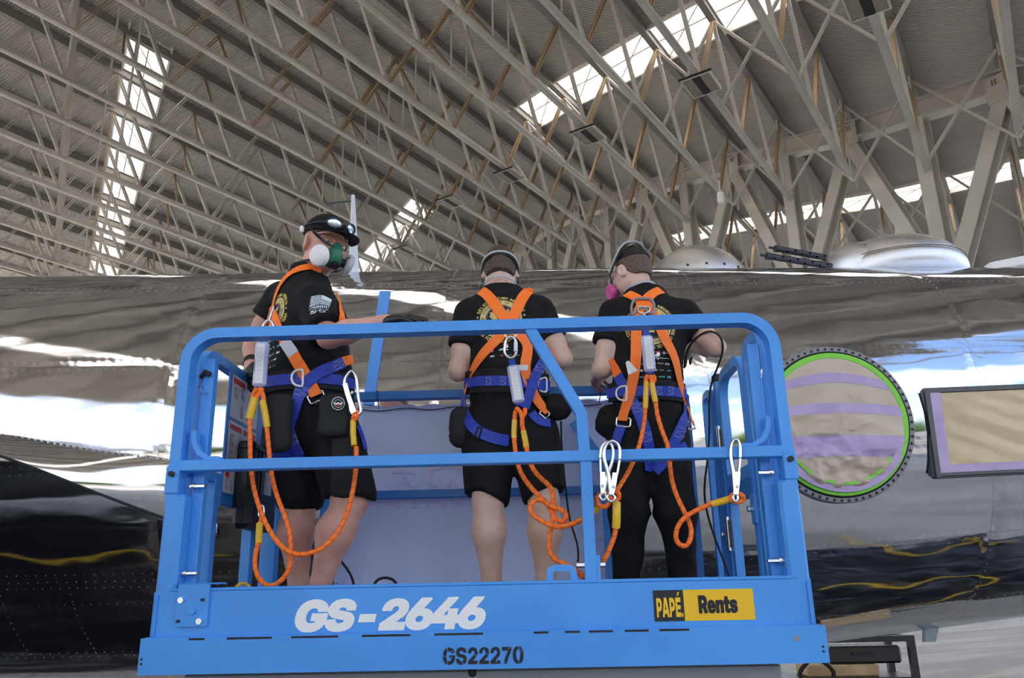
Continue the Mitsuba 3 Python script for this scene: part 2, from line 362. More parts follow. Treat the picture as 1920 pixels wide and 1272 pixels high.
# roof trusses, one per k
TRUSS = {}; N0 = sum(S_K[k] < SMIN for k in KS)
ORDW = 'first second third fourth fifth sixth seventh eighth ninth tenth eleventh twelfth thirteenth fourteenth fifteenth sixteenth seventeenth eighteenth nineteenth twentieth twenty-first twenty-second twenty-third twenty-fourth twenty-fifth'.split()
ARCH_C = 1.568
Zv = np.array([0, 0, 1.0])
for k in KS:
    s = S_K[k]
    if s < SMIN: continue
    z0 = zb(s); a_hi = min(AMAX, 3.4)
    lab = f'{ORDW[k + 9]} steel roof truss from the right, under the ribbed roof' if k >= -9 else 'steel roof truss beyond the right edge of the picture'
    t = thing('roof_truss', lab, 'roof truss', 'parallel roof trusses'); TRUSS[k] = t
    p = lambda a, z: R(s, a, z)
    bw, tw = 0.26, 0.26
    e0 = min(SK * s + (1.49 if k % 2 else 1.64), a_hi); e1 = SK * s + 1.80
    for q0, q1 in ((AMIN, e0), (e1, a_hi)):                  # the lower chord breaks at the arch
        if q1 - q0 > 0.1: add('bottom_chord', cat([bar(p(q0, z0 + 0.0045), p(q1, z0 + 0.0045), bw, 0.05), bar(p(q0, z0 + 0.009), p(q1, z0 + 0.009), 0.09, 0.26)]), 'm_steel', t)
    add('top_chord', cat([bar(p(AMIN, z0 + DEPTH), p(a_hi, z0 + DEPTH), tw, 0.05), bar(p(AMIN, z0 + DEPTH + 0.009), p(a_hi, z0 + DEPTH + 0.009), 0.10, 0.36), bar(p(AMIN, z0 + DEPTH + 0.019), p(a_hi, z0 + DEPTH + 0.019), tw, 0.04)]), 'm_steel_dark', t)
    rest = []
    m0 = math.ceil((AMIN - SK * s + 0.09) / 0.2165)
    for m in range(m0, 40):
        an = SK * s - 0.09 + 0.2165 * m
        if an > a_hi - 0.12: break
        if e0 - 0.02 < an < e1: continue
        for da, w in ((-0.108, 0.13), (0.108, 0.13)):
            q0, q1 = p(an + da * 0.04, z0 + 0.01), p(an + da, z0 + DEPTH)
            wm = cat([bar(q0 + o * np.cross(unit(q1 - q0), B), q1 + o * np.cross(unit(q1 - q0), B), w, 0.045, up=np.cross(unit(q1 - q0), B)) for o in (-0.055, 0.055)])
            if seen(q0, q1): add('web', wm, 'm_steel_warm_lit' if da > 0 and k < 2 else 'm_steel', t)
            else: rest.append(wm)
        if m == 0: add('king_post', bar(p(an, z0 + 0.01), p(an, z0 + DEPTH), 0.22, 0.22, up=A), 'm_steel', t)
    if rest: add('web_run', cat(rest), 'm_steel', t, kind='stuff')

# sway braces between neighbouring trusses, in lines parallel to the skylights
for k in KS[:-1]:
    if k + 1 not in TRUSS or k not in TRUSS: continue
    s0, s1 = S_K[k], S_K[k + 1]; far = []
    b = None
    for m in (-3.5, -1.5, 0.5, 1.5, 3.5, 5.5, 7.5, 9.5):
        c = -0.09 + 0.2165 * m
        a0, a1 = c + SK * s0, c + SK * s1
        if a0 < AMIN + .05 or a1 > 3.35: continue
        pr = [(R(s1, a1, zb(s1) + DEPTH), R(s0, a0, zb(s0) + 0.012)), (R(s1, a1, zb(s1) + 0.012), R(s0, a0, zb(s0) + DEPTH))]
        for q0, q1 in (pr if m > 4 else pr[:1]):
            bm = bar(q0, q1, 0.10, 0.10)
            if seen(q0, q1):
                add('sway_brace', bm, 'm_steel_brown' if m < 4 else 'm_steel', TRUSS[k])
            else: far.append(bm)
        if m in (0.5, 3.5, 7.5):                              # hanger rods in pairs
            for o in (-0.02, 0.03):
                q0, q1 = R(s0, a0 + o, zb(s0) + 0.01), R(s0, a0 + o, zb(s0) + DEPTH)
                rm = bar(q0, q1, 0.07, 0.07)
                if seen(q0, q1): add('hanger_rod', rm, 'm_steel', TRUSS[k])
                else: far.append(rm)
    if far: add('brace_run', cat(far), 'm_steel', TRUSS[k], kind='stuff')

# the great arch that carries the trusses
def arch(c, label):
    t = thing('roof_arch', label, 'roof girder')
    ks = [k for k in KS if k in TRUSS]; top, low = [], []
    def P(s, dz): return R(s, c + SK * s, zb(s) + dz)
    along = unit(B + SK * A); side = unit(A - SK * B)
    for k0, k1 in zip(ks[:-1], ks[1:]):
        s0, s1 = S_K[k0], S_K[k1]; e = unit(P(s1, 0) - P(s0, 0)) * 0.15
        q0, q1 = P(s0, 0.143) - e, P(s1, 0.143) + e
        cm = cat([bar(q0, q1, 0.10, 0.82), bar(q0 + Zv * .40, q1 + Zv * .40, 0.6, 0.07), bar(q0 - Zv * .40, q1 - Zv * .40, 0.6, 0.07)])
        if seen(q0, q1): add('top_chord', cm, 'm_steel', t)
        else: top.append(cm)
        zlo, zhi = -0.25, 0.125
        low.append(bar(P(s0, zlo - .015), P(s1, zlo - .015), 0.6, 0.6))
        # a pair of spread legs below every other truss, a post below the ones between
        if k0 % 2: ends = [(P(s0, zhi), P(S_K[kk], zlo)) for kk in (k0 - 1, k0 + 1) if kk in TRUSS]
        else: ends = [(P(s0, zhi), P(s0, zlo))]
        for q0, q1 in ends:
            n = np.cross(unit(q1 - q0), side)
            wm = cat([bar(q0, q1, 0.44, 0.06, up=n), bar(q0 + side * .23, q1 + side * .23, 0.06, 0.56, up=n), bar(q0 - side * .23, q1 - side * .23, 0.06, 0.56, up=n)])
            add('web', wm, 'm_steel', t)
        gp = trimesh.creation.box((1.1, 0.06, 1.0)); M = np.eye(4); M[:3, 0], M[:3, 1], M[:3, 2], M[:3, 3] = along, side, np.cross(along, side), P(s0, 0.13) - side * 0.29
        if k0 % 2:
            gp.apply_transform(M); g = add('gusset', gp, 'm_steel', t)
            bl_ = []
            for bx_ in (-.28, -.16, .16, .28):
                for bz_ in (-.36, -.27, -.18):
                    m_ = box(bx_ - .03, bx_ + .03, -.06, .0, bz_ - .03, bz_ + .03); M2 = M.copy(); m_.apply_transform(M2); bl_.append(m_)
            add('bolt_group', cat(bl_), 'm_steel_brown', g, kind='stuff')
    if top: add('top_chord_run', cat(top), 'm_steel', t, kind='stuff')
    add('bottom_chord', cat(low), 'm_steel', t)
arch(ARCH_C, 'big steel arch girder with V legs behind the gun turret')

# flat lamp fixtures hung below every other truss
n_ = 0
for (px, py, k) in ((1310, 122, -6), (1102, 227, -4), (955, 298, -2), (845, 354, 0), (762, 441, 2), (1622, 2, -8)):
    s = S_K[k]; d = ray(px, py - 10); o = EYE + d * (H * s / (d @ B)); o[2] = min(o[2] - 0.24, 1.6 + H * zb(s) - 0.16)
    names = {-6: 'nearest the wide skylight', -4: 'at the edge of the wide skylight', -2: 'above the first empty head', 0: 'beyond the skylight, middle of the row', 2: 'last of the row by the small far skylight', -8: 'cut by the top edge of the picture'}
    t = thing('hangar_lamp', f'flat unlit lamp under a roof truss, {names[k]}', 'lamp', 'lamps under the trusses')
    wA, wB = 0.62, 0.52
    def lb(a0, a1, b0, b1, z0, z1):
        m = box(a0, a1, b0, b1, z0, z1); M = np.eye(4); M[:3, 0], M[:3, 1], M[:3, 3] = A, B, o; m.apply_transform(M); return m
    add('housing', cat([lb(-wA, wA, -wB, -wB + .05, 0, .10), lb(-wA, wA, wB - .05, wB, 0, .10), lb(-wA, -wA + .04, -wB, wB, 0, .10), lb(wA - .04, wA, -wB, wB, 0, .10), lb(-wA, wA, -wB, wB, .09, .11)]), 'm_steel', t)
    add('reflector', lb(-wA + .04, wA - .04, -wB + .05, -.14, .02, .09), 'm_lamp_face', t); add('reflector', lb(-wA + .04, wA - .04, .14, wB - .05, .02, .09), 'm_lamp_face', t)
    add('ballast', lb(-wA + .04, wA - .04, -.12, .12, .01, .09), 'm_dark', t)
    add('bracket', lb(-wA - .06, -wA - .02, -wB - .08, wB + .04, .02, .08), 'm_dark', t)
cam_o = at(1350, 360, 26.0)
t = thing('security_camera', 'small white camera hanging below the roof girder', 'camera')
add('bracket', bar(cam_o + Zv * 0.45, cam_o, 0.05, 0.05), 'm_steel', t); add('housing', trimesh.creation.capsule(0.22, 0.12).apply_translation(cam_o - Zv * 0.22), 'm_white', t, smooth=True)
# ---------------------------------------------------------------- the aircraft
def fus(x):
    t = np.maximum(0, np.asarray(x, float) - 0.6)
    return 6.0519 + 0.04076 * x, 0.8707 + 0.0451 * t, 1.45 - 0.0552 * t        # axis depth, axis height over the eye, radius
def fpt(x, th, dr_=0.0):                                     # th: angle above the horizontal on the side of the camera
    y, z, r = fus(x); r = r + dr_
    return np.stack(np.broadcast_arrays(x, y - r * np.cos(th), z + 1.6 + r * np.sin(th)), -1)
def fhit(px, py):                                            # where a picture point meets the fuselage: (x, th)
    d = ray(px, py); t = np.linspace(3, 9, 4001); P = EYE + t[:, None] * d
    y, z, r = fus(P[:, 0]); g = np.hypot(P[:, 1] - y, P[:, 2] - 1.6 - z) - r
    i = int(np.argmax(g < 0)); P = P[i]; y, z, r = fus(P[0])
    return P[0], math.atan2(P[2] - 1.6 - z, y - P[1])

ac = thing('aircraft', 'polished bare metal propeller bomber fuselage behind the blue lift', 'aircraft')
XB = [-9.0, -6.4, -4.3, -2.15, -0.55, 1.05, 2.72, 4.4, 7.5]
TB = [math.radians(v) for v in (-88, -58, -33, -8, 17, 47, 78, 102)]
rivets = []
def wave(x, s, seed):                                        # the oil-canning of thin polished sheet
    a = meshkit.fbm(np.stack([x * 0.9, s * 3.2, x * 0 + seed * 3.7], -1), 3, 11) - 0.5
    b = meshkit.fbm(np.stack([x * 3.0, s * 11.0, x * 0 + seed * 1.3], -1), 2, 5) - 0.5
    c = meshkit.noise(np.stack([x * 9, s * 20, x * 0 + seed], -1), 8) - 0.5
    return 0.0105 * a + 0.0034 * b + 0.00055 * c
rv = trimesh.creation.icosphere(1, 0.0042); rv.apply_scale((1, 1, 1))
pi_ = 0
for i in range(len(XB) - 1):
    for j in range(len(TB) - 1):
        x0, x1, t0, t1 = XB[i] + .0007, XB[i + 1] - .0007, TB[j] + .0005, TB[j + 1] - .0005
        near = -4.5 < XB[i + 1] and XB[i] < 4.4 and TB[j] > -1.1
        nx, nt = (max(2, int((x1 - x0) / 0.022)), max(2, int((t1 - t0) * 1.45 / 0.016))) if near else (24, 12)
        X, Th = np.meshgrid(np.linspace(x0, x1, nx), np.linspace(t0, t1, nt), indexing='ij')
        u, v = (X - x0) / (x1 - x0), (Th - t0) / (t1 - t0)
        edge = np.minimum(np.minimum(u, 1 - u) * (x1 - x0), np.minimum(v, 1 - v) * (t1 - t0) * 1.45)
        q = np.clip(edge / 0.05, 0, 1)
        D = wave(X, Th * 1.45, pi_ * 0.37) * q * q * (3 - 2 * q) + 0.0010 * q * (RNG.random() - 0.3)
        if near:                                             # dimples where the rivets pull the sheet in
            ph = np.abs(((X * 18) % 1) - .5) * 2; pt = np.abs(((Th * 1.45 * 18) % 1) - .5) * 2
            e_t = np.minimum(v, 1 - v) * (t1 - t0) * 1.45; e_x = np.minimum(u, 1 - u) * (x1 - x0)
            D -= 0.0012 * (np.exp(-(e_t - .035) ** 2 / 2e-4) * (1 - ph) ** 2 + np.exp(-(e_x - .035) ** 2 / 2e-4) * (1 - pt) ** 2)
        P = fpt(X, Th, D)
        if near: rest = False
        inner0 = fpt(X[:, 0], Th[:, 0], D[:, 0] * 0 - .008)
        vv = P.reshape(-1, 3); I, J = np.meshgrid(np.arange(nx - 1), np.arange(nt - 1), indexing='ij'); a = I * nt + J
        ff = np.stack([a, a + 1, a + nt + 1, a + nt], -1).reshape(-1, 4)
        add('skin_panel', (vv, ff[:, ::-1]), 'm_alu', ac, smooth=True)
        pi_ += 1
# the sub-structure seen in the joints, and the far side
xs = np.linspace(-9, 7.5, 60); th = np.linspace(0, 2 * np.pi, 97)
X, Th = np.meshgrid(xs, th, indexing='ij'); P = fpt(X, Th, -0.012)
I, J = np.meshgrid(np.arange(59), np.arange(96), indexing='ij'); a = I * 97 + J
add('inner_hull', (P.reshape(-1, 3), np.stack([a, a + 97, a + 98, a + 1], -1).reshape(-1, 4)), 'm_seam', ac, smooth=True)
Th2 = np.linspace(math.radians(102), math.radians(272), 60); X, Th = np.meshgrid(xs, Th2, indexing='ij'); P = fpt(X, Th, 0.0)
I, J = np.meshgrid(np.arange(59), np.arange(59), indexing='ij'); a = I * 60 + J
add('far_skin', (P.reshape(-1, 3), np.stack([a, a + 60, a + 61, a + 1], -1).reshape(-1, 4)), 'm_alu', ac, smooth=True)
# rivet rows beside the joints
rp = []
for tb in TB[1:-1]:
    for x in np.arange(-4.3, 4.4, 0.055):
        rp += [(x, tb + 0.016), (x, tb - 0.016)] if (int(x * 3) % 5) else [(x, tb + 0.016)]
for xb in XB[2:-1]:
    for tt in np.arange(-0.95, 1.35, 0.040): rp += [(xb + 0.024, tt)]
for th_ in (-0.62, -0.70): rp += [(x, th_) for x in np.arange(-4.3, -1.0, 0.05)]
rp += [(x, t_) for x in (-3.9, -3.5, -3.1, -2.7) for t_ in np.arange(-1.0, -0.62, 0.035)]
base = trimesh.creation.icosphere(1, 0.0025)
Rp = fpt(np.array([q[0] for q in rp]), np.array([q[1] for q in rp]), 0.0005)
nv = len(base.vertices)
add('rivet_row', ((Rp[:, None] + base.vertices[None]).reshape(-1, 3), (np.arange(len(Rp))[:, None, None] * nv + base.faces[None]).reshape(-1, 3)), 'm_alu_dull', ac, smooth=True, kind='stuff')

# top blister, gun turret, mast
def dome(cx, cy, zc, rx, ry, rz, lo=-0.2, n=48, e=2.0):
    ph = np.linspace(lo, math.pi / 2, n // 2); la = np.linspace(0, 2 * np.pi, n + 1)[:-1]
    Ph, La = np.meshgrid(ph, la, indexing='ij'); c, s_ = np.cos(Ph), np.sin(Ph)
    sg_ = lambda v, p: np.sign(v) * np.abs(v) ** p
    P = np.stack([cx + rx * sg_(c, 2 / e) * np.cos(La), cy + ry * sg_(c, 2 / e) * np.sin(La), zc + 1.6 + rz * sg_(s_, 2 / e)], -1)
    m_ = len(ph); f = []
    I, J = np.meshgrid(np.arange(m_ - 1), np.arange(n), indexing='ij'); a = I * n + J; b = I * n + (J + 1) % n
    return P.reshape(-1, 3), np.stack([a, b, b + n, a + n], -1).reshape(-1, 4)
bl = add('sighting_dome', dome(1.345, 6.1, 2.175, 0.415, 0.415, 0.412), 'm_alu_brushed', ac, smooth=True, label='small round metal dome on top of the fuselage')
mi_ = trimesh.creation.icosphere(1, 0.012)
for k in range(9):
    la = -math.pi / 2 + (k - 4) * 0.36
    m = mi_.copy(); m.apply_translation((1.345 + .392 * math.cos(la), 6.1 + .392 * math.sin(la), 2.30 + 1.6)); add('bolt', m, 'm_dark', bl, smooth=True)
add('base_ring', dome(1.345, 6.1, 2.175, 0.43, 0.43, 0.10, lo=0.0), 'm_alu_brushed', bl, smooth=True)
tc = np.array([2.93, 6.16])
tu = add('gun_turret', dome(tc[0], tc[1], 2.29, 0.535, 0.535, 0.315, lo=0.06, e=2.2), 'm_alu_brushed', ac, smooth=True, label='flattened metal gun turret on top of the fuselage')
add('turret_skirt', dome(tc[0], tc[1], 2.30, 0.55, 0.55, 0.15, lo=-0.9, e=2.6), 'm_alu_brushed', tu, smooth=True)
add('panel_joint', tube([(tc[0] + .540 * math.cos(a_), tc[1] + .540 * math.sin(a_), 2.29 + 1.6 + 0.075) for a_ in np.linspace(0, 2 * np.pi, 65)[:-1]], 0.003, 6, closed=True), 'm_dark', tu)
V, Fq = dome(0, 0, -1.6, 0.30, 0.34, 0.235, lo=-0.6); V = V + np.array([tc[0] - 0.30, tc[1] - 0.06, 2.33 + 1.6])
add('gun_fairing', (V, Fq), 'm_alu_brushed', tu, smooth=True)
def gun(p0, p1, r=0.026):
    p0, p1 = np.asarray(p0), np.asarray(p1); L = np.linalg.norm(p1 - p0)
    M = m3.Manifold.cylinder(L, r, r, 20); M = M - m3.Manifold.cylinder(L, r * .72, r * .72, 16)
    for k, zz in enumerate(np.arange(0.05, L - 0.06, 0.062)):
        for q in range(2):
            M = M - m3.Manifold.cylinder(4 * r, r * .36, r * .36, 10, True).rotate((90, 0, q * 90 + 45 * (k % 2))).translate((0, 0, float(zz)))
    inner = m3.Manifold.cylinder(L + 0.05, r * .42, r * .42, 12)
    M = M + inner + m3.Manifold.cylinder(0.03, r * 1.15, r * 1.15, 20).translate((0, 0, L - 0.03))
    me = M.to_mesh(); m = trimesh.Trimesh(me.vert_properties[:, :3], me.tri_verts, process=False)
    t = unit(p1 - p0); a_ = unit(np.cross(t, (0, 0, 1))); b_ = np.cross(t, a_)
    X_ = np.eye(4); X_[:3, 0], X_[:3, 1], X_[:3, 2], X_[:3, 3] = a_, b_, t, p0
    m.apply_transform(X_); return m
add('gun_barrel', gun(at(1580, 489, 6.12), at(1453, 466, 6.0)), 'm_gun', tu, label='upper perforated gun barrel'); add('gun_barrel', gun(at(1560, 500, 5.95), at(1437, 480, 5.85)), 'm_gun', tu, label='lower perforated gun barrel')

def blade(p0, p1, c0, c1, t0, t1, n=20):                     # tapering mast with a lens section
    V, Fq = [], []; ang = np.linspace(0, 2 * np.pi, n + 1)[:-1]
    for w in np.linspace(0, 1, 8):
        p = np.asarray(p0) * (1 - w) + np.asarray(p1) * w; c, t = c0 * (1 - w) + c1 * w, t0 * (1 - w) + t1 * w
        V += [p + np.array([c * math.cos(a_), t * math.sin(a_), 0]) for a_ in ang]
    for i in range(7):
        for j in range(n): k = (j + 1) % n; Fq.append([i * n + j, i * n + k, (i + 1) * n + k, (i + 1) * n + j])
    m = trimesh.Trimesh(V, np.vstack([[f[0], f[1], f[2]] for f in Fq] + [[f[0], f[2], f[3]] for f in Fq]), process=False)
    return trimesh.Trimesh(m.vertices, m.faces, process=False)
mb, mt = at(664, 516, 5.45), at(662, 366, 5.5)
ma = add('antenna_mast', blade(mb - Zv * .05, mt, 0.042, 0.014, 0.024, 0.01), 'm_mast', ac, smooth=40, label='tapering pale antenna mast behind the first head')
V, Fq = dome(0, 0, -1.6, 0.06, 0.03, 0.035, lo=0); add('mast_foot', (V + fpt(mb[0], fhit(667, 514)[1]) + np.array([0, .02, -.02]), Fq), 'm_mast', ma, smooth=True)
add('antenna_rod', tube([at(616, 382, 5.5), at(640, 379, 5.5), at(662, 377, 5.5)], 0.007, 8), 'm_gun', ma)
b0 = fpt(2.55, -1.42); add('drain_mast', blade(at(1745, 1178, 5.9), at(1742, 1204, 5.9), 0.055, 0.045, 0.02, 0.02), 'm_grey', ac, smooth=40)

# wing root fairing and the wing that leaves the picture on the left
up_ = [fhit(408, 985), fhit(375, 905), fhit(330, 866), fhit(200, 846), fhit(60, 822)]
U = [fpt(x, t) for x, t in up_] + [fpt(-3.7, 0.08), fpt(-4.6, 0.16)]
Lw = [at(408, 1003, 4.625), at(375, 994, 4.60), at(330, 978, 4.565), at(190, 926, 4.475), at(0, 853, 4.36), E(-3.75, 4.26, 0.96), E(-4.6, 4.14, 1.12)]
U, Lw = spline(np.array(U), 90), spline(np.array(Lw), 90)
nv_ = 30; wv = np.linspace(0, 1, nv_); rows = []
for u_, l_ in zip(U, Lw):
    g = np.linalg.norm(u_ - l_); mid = (u_ + l_) / 2 + np.array([0, -0.10 * g - .006, 0.02 * g])
    rows.append(np.array([(1 - w) ** 2 * u_ + 2 * w * (1 - w) * mid + w * w * l_ for w in wv]))
Rw = np.array(rows); Rw[..., 1] -= (0.006 * (meshkit.fbm(Rw * np.array([1.4, 1, 4.0]), 3, 4) - .5)) * (np.sin(np.pi * wv)[None] ** .5)
I, J = np.meshgrid(np.arange(89), np.arange(nv_ - 1), indexing='ij'); a = I * nv_ + J
wf = add('wing_fairing', (Rw.reshape(-1, 3), np.stack([a, a + nv_, a + nv_ + 1, a + 1], -1).reshape(-1, 4)), 'm_alu', ac, smooth=True, label='flared wing root fairing low on the left')
und = []
for i, l_ in enumerate(Lw):
    x, yy, rr = l_[0], *fus(l_[0])[0:1], fus(l_[0])[2]
    zz = l_[2] - 0.02; th_ = math.asin(np.clip((zz - 1.6 - fus(x)[1]) / rr, -1, 1))
    und.append([l_ + np.array([0, .004, -.012]), fpt(x, th_, -0.004)])
und = np.array(und); a = np.arange(89) * 2
add('fairing_underside', (und.reshape(-1, 3), np.stack([a, a + 1, a + 3, a + 2], -1)), 'm_seam', wf)
add('fairing_edge', tube(Lw + np.array([0, 0, -.006]), 0.008, 6), 'm_gun', wf)
pts = [fpt(x, t, .004) for x, t in (fhit(px, 815 + (px) * 0.155) for px in range(8, 330, 12))]
for q in pts:
    m = trimesh.creation.icosphere(1, 0.008); m.apply_translation(q + np.array([0, -.003, .0])); add('screw', m, 'm_alu_dull', wf, smooth=True)
# wing slab
def airfoil(xt, xl, y, z, th_):
    w = np.linspace(0, 1, 14); t = 5 * th_ * (0.2969 * np.sqrt(w) - 0.126 * w - 0.3516 * w ** 2 + 0.2843 * w ** 3 - 0.1015 * w ** 4)
    x = xl + (xt - xl) * w
    return np.vstack([np.stack([x, x * 0 + y, z + t], 1), np.stack([x, x * 0 + y, z - t * .7], 1)[::-1]])
secs = np.array([airfoil(-4.35, -9.0, y, 1.6 + 0.95 + (4.6 - y) * 0.04, 0.7) for y in np.linspace(4.9, -8, 8)])
I, J = np.meshgrid(np.arange(7), np.arange(28), indexing='ij'); a = I * 28 + J; b = I * 28 + (J + 1) % 28
add('wing', (secs.reshape(-1, 3), np.stack([a, b, b + 28, a + 28], -1).reshape(-1, 4)), 'm_alu_dull', ac, smooth=40, label='wing outside the left edge of the picture')

V, Fq = dome(-6.4, -0.2, -0.25, 2.7, 1.5, 0.95, lo=-math.pi / 2, e=2.6)  # unseen dark bulk, added so the lower left skin mirrors something dark
add('engine_nacelle', (V, Fq), 'm_blocker', ac, smooth=True, label='unseen dark nacelle shape added to darken the reflection at lower left')

# the round gunner's window, its ring and studs
wx, wt = fhit(1566, 795); W0 = fpt(wx, wt, 0.012); y, z, r = fus(wx)
nrm = unit(np.array([0.05, -math.cos(wt), math.sin(wt) - 0.02])); wxx = unit(np.cross((0, 0, 1), -nrm)) ; wxx = unit(np.array([1, 0.05, 0]) - nrm * (np.array([1, 0.05, 0]) @ nrm)); wyy = np.cross(nrm, wxx)
def disc_ring(r0, r1, z0, z1, n=96, bev=0.006):
    prof = [(r0, z0), (r0, z1 - bev), (r0 + bev, z1), (r1 - bev, z1), (r1, z1 - bev), (r1, z0)]
    V, Fq = [], []
    for i in range(n):
        a_ = 2 * np.pi * i / n
        V += [(q[0] * math.cos(a_), q[0] * math.sin(a_), q[1]) for q in prof]
    for i in range(n):
        k = (i + 1) % n
        for j in range(6): l = (j + 1) % 6; Fq.append([i * 6 + j, k * 6 + j, k * 6 + l, i * 6 + l])
    Fq = np.array(Fq); return trimesh.Trimesh(V, np.vstack([Fq[:, [0, 1, 2]], Fq[:, [0, 2, 3]]]), process=False)
wf_ = add('window_frame', place(disc_ring(0.395, 0.462, -0.14, 0.012), W0, wxx, wyy), 'm_ringmetal', ac, smooth=35, label='round window frame with a ring of studs')
stud = trimesh.creation.capsule(0.005, 0.0085, count=[8, 8])
for i in range(66):
    a_ = 2 * np.pi * i / 66; m = stud.copy(); m.apply_translation((0.446 * math.cos(a_), 0.446 * math.sin(a_), 0.012)); add('stud', place(m, W0, wxx, wyy), 'm_stud', wf_, smooth=True)
add('gasket', place(disc_ring(0.418, 0.432, -0.02, 0.020), W0, wxx, wyy), 'm_rubber', wf_, smooth=35)

def wrinkle_disc(r, zfun, n=120):
    rr = np.linspace(0.002, 1, 60) * r; la = np.linspace(0, 2 * np.pi, n + 1)[:-1]
    Rr, La = np.meshgrid(rr, la, indexing='ij'); X, Y = Rr * np.cos(La), Rr * np.sin(La)
    P = np.stack([X, Y, zfun(X, Y)], -1).reshape(-1, 3)
    I, J = np.meshgrid(np.arange(59), np.arange(n), indexing='ij'); a = I * n + J; b = I * n + (J + 1) % n
    f = np.stack([a, a + n, b + n, b], -1).reshape(-1, 4)
    return trimesh.Trimesh(P, np.vstack([f[:, [0, 1, 2]], f[:, [0, 2, 3]]]), process=False)
def paper_z(X, Y):
    p = np.stack([X * 6, Y * 9, X * 0], -1)
    f = meshkit.fbm(p, 4, 21); ridged = 1 - np.abs(2 * meshkit.fbm(np.stack([X * 7 + f, Y * 10, X * 0 + 4], -1), 3, 9) - 1)
    low = np.clip((-Y + .12) / 0.3, 0.12, 1.0); edge = np.clip((0.40 - np.hypot(X, Y)) / 0.04, 0, 1)
    folds = np.sin(X * 46 + 6 * f) * np.clip((-Y - .18) / .15, 0, 1)
    return 0.020 + edge * low * (0.052 * (ridged - .5) + 0.012 * folds + .010)
mp = thing('window_masking', 'round brown paper masking with lilac tape bands on the round window', 'masking paper')
add('paper', place(wrinkle_disc(0.402, paper_z), W0, wxx, wyy), 'm_paper', mp, smooth=True)
def tape_patch(poly_fn, nx, ny, zf, dz=0.002):
    U_, V_ = np.meshgrid(np.linspace(0, 1, nx), np.linspace(0, 1, ny), indexing='ij'); X, Y = poly_fn(U_, V_)
    P = np.stack([X, Y, zf(X, Y) + dz], -1).reshape(-1, 3); I, J = np.meshgrid(np.arange(nx - 1), np.arange(ny - 1), indexing='ij'); a = I * ny + J
    f = np.stack([a, a + ny, a + ny + 1, a + 1], -1).reshape(-1, 4); return trimesh.Trimesh(P, np.vstack([f[:, [0, 1, 2]], f[:, [0, 2, 3]]]), process=False)
def band(y0, y1, bow, half):
    def fn(u, v):
        Y = y0 + (y1 - y0) * v + bow * (1 - (2 * u - 1) ** 2); hw = np.sqrt(np.maximum(0.396 ** 2 - Y ** 2, 0.001)); return (2 * u - 1) * np.minimum(hw, half), Y
    return fn
for y0, y1, bow in ((0.185, 0.245, 0.055), (0.030, 0.090, 0.028), (-0.215, -0.125, 0.02), (-0.155, -0.085, 0.012)):
    add('tape_band', place(tape_patch(band(y0, y1, bow, 9), 90, 12, paper_z), W0, wxx, wyy), 'm_lilac', mp, smooth=True, label='lilac masking tape')
add('tape_ring', place(disc_ring(0.388, 0.421, 0.010, 0.024, bev=.003), W0, wxx, wyy), 'm_green', mp, smooth=35, label='bright green masking tape ring')
add('tape_arc', place(tape_patch(lambda u, v: ((0.345 + .045 * v + .012) * np.cos(-2.6 + 2.1 * u), (0.345 + .045 * v) * np.sin(-2.6 + 2.1 * u) - .01), 80, 8, lambda x, y: paper_z(x, y) * 0 + .038), W0, wxx, wyy), 'm_lilac', mp, smooth=True, label='lilac masking tape')
add('tape_arc', place(tape_patch(lambda u, v: ((0.330 + .016 * v) * np.cos(-2.5 + 1.9 * u), (0.330 + .016 * v) * np.sin(-2.5 + 1.9 * u) - .014), 80, 6, lambda x, y: paper_z(x, y) * .2 + .040), W0, wxx, wyy), 'm_green', mp, smooth=True, label='bright green masking tape')

# the square masked hatch on the right
c_ = [at(1733, 731, 4.775), at(2090, 716, 4.875), at(2090, 878, 4.915), at(1756, 894, 4.815)]
def quad(u, v, dz=0.0):
    p = (1 - u)[..., None] * ((1 - v)[..., None] * c_[3] + v[..., None] * c_[0]) + u[..., None] * ((1 - v)[..., None] * c_[2] + v[..., None] * c_[1])
    return p + np.array([0, -1, 0]) * np.asarray(dz)[..., None]
def qpatch(u0, u1, v0, v1, nx, ny, zf):
    u, v = np.meshgrid(np.linspace(u0, u1, nx), np.linspace(v0, v1, ny), indexing='ij'); P = quad(u, v, zf(u, v)).reshape(-1, 3)
    I, J = np.meshgrid(np.arange(nx - 1), np.arange(ny - 1), indexing='ij'); a = I * ny + J; return P, np.stack([a, a + ny, a + ny + 1, a + 1], -1).reshape(-1, 4)
def qz(u, v):
    f = meshkit.fbm(np.stack([u * 3, v * 3, u * 0], -1), 3, 2); w = np.sin((v * 1.0 + u * 0.9) * 26 + 7 * f) * 0.004 + 0.016 * (meshkit.fbm(np.stack([u * 5 + v * 2, v * 7 + u * 6, u * 0], -1), 3, 13) - .5)
    e = np.clip(np.minimum(np.minimum(u - .05, 1 - u), np.minimum(v - .06, .94 - v)) / 0.08, 0, 1); return 0.008 + e * w
hm = thing('hatch_masking', 'square brown paper masking with dark edging at the right edge', 'masking paper')
add('paper', qpatch(0.05, 1, 0.06, 0.95, 90, 60, qz), 'm_paper2', hm, smooth=True)
wob = lambda u, v: 0.013 + 0.004 * meshkit.noise(np.stack([u * 30, v * 30, u * 0], -1), 3)
add('tape', qpatch(0.02, 1, 0.035, 0.125, 60, 6, wob), 'm_lilac', hm, smooth=True); add('tape', qpatch(0.018, 0.075, 0.03, 0.955, 6, 30, wob), 'm_lilac', hm, smooth=True)
gb = lambda u0, u1, v0, v1: qpatch(u0, u1, v0, v1, 30, 8, lambda u, v: 0.018 + 0 * u)
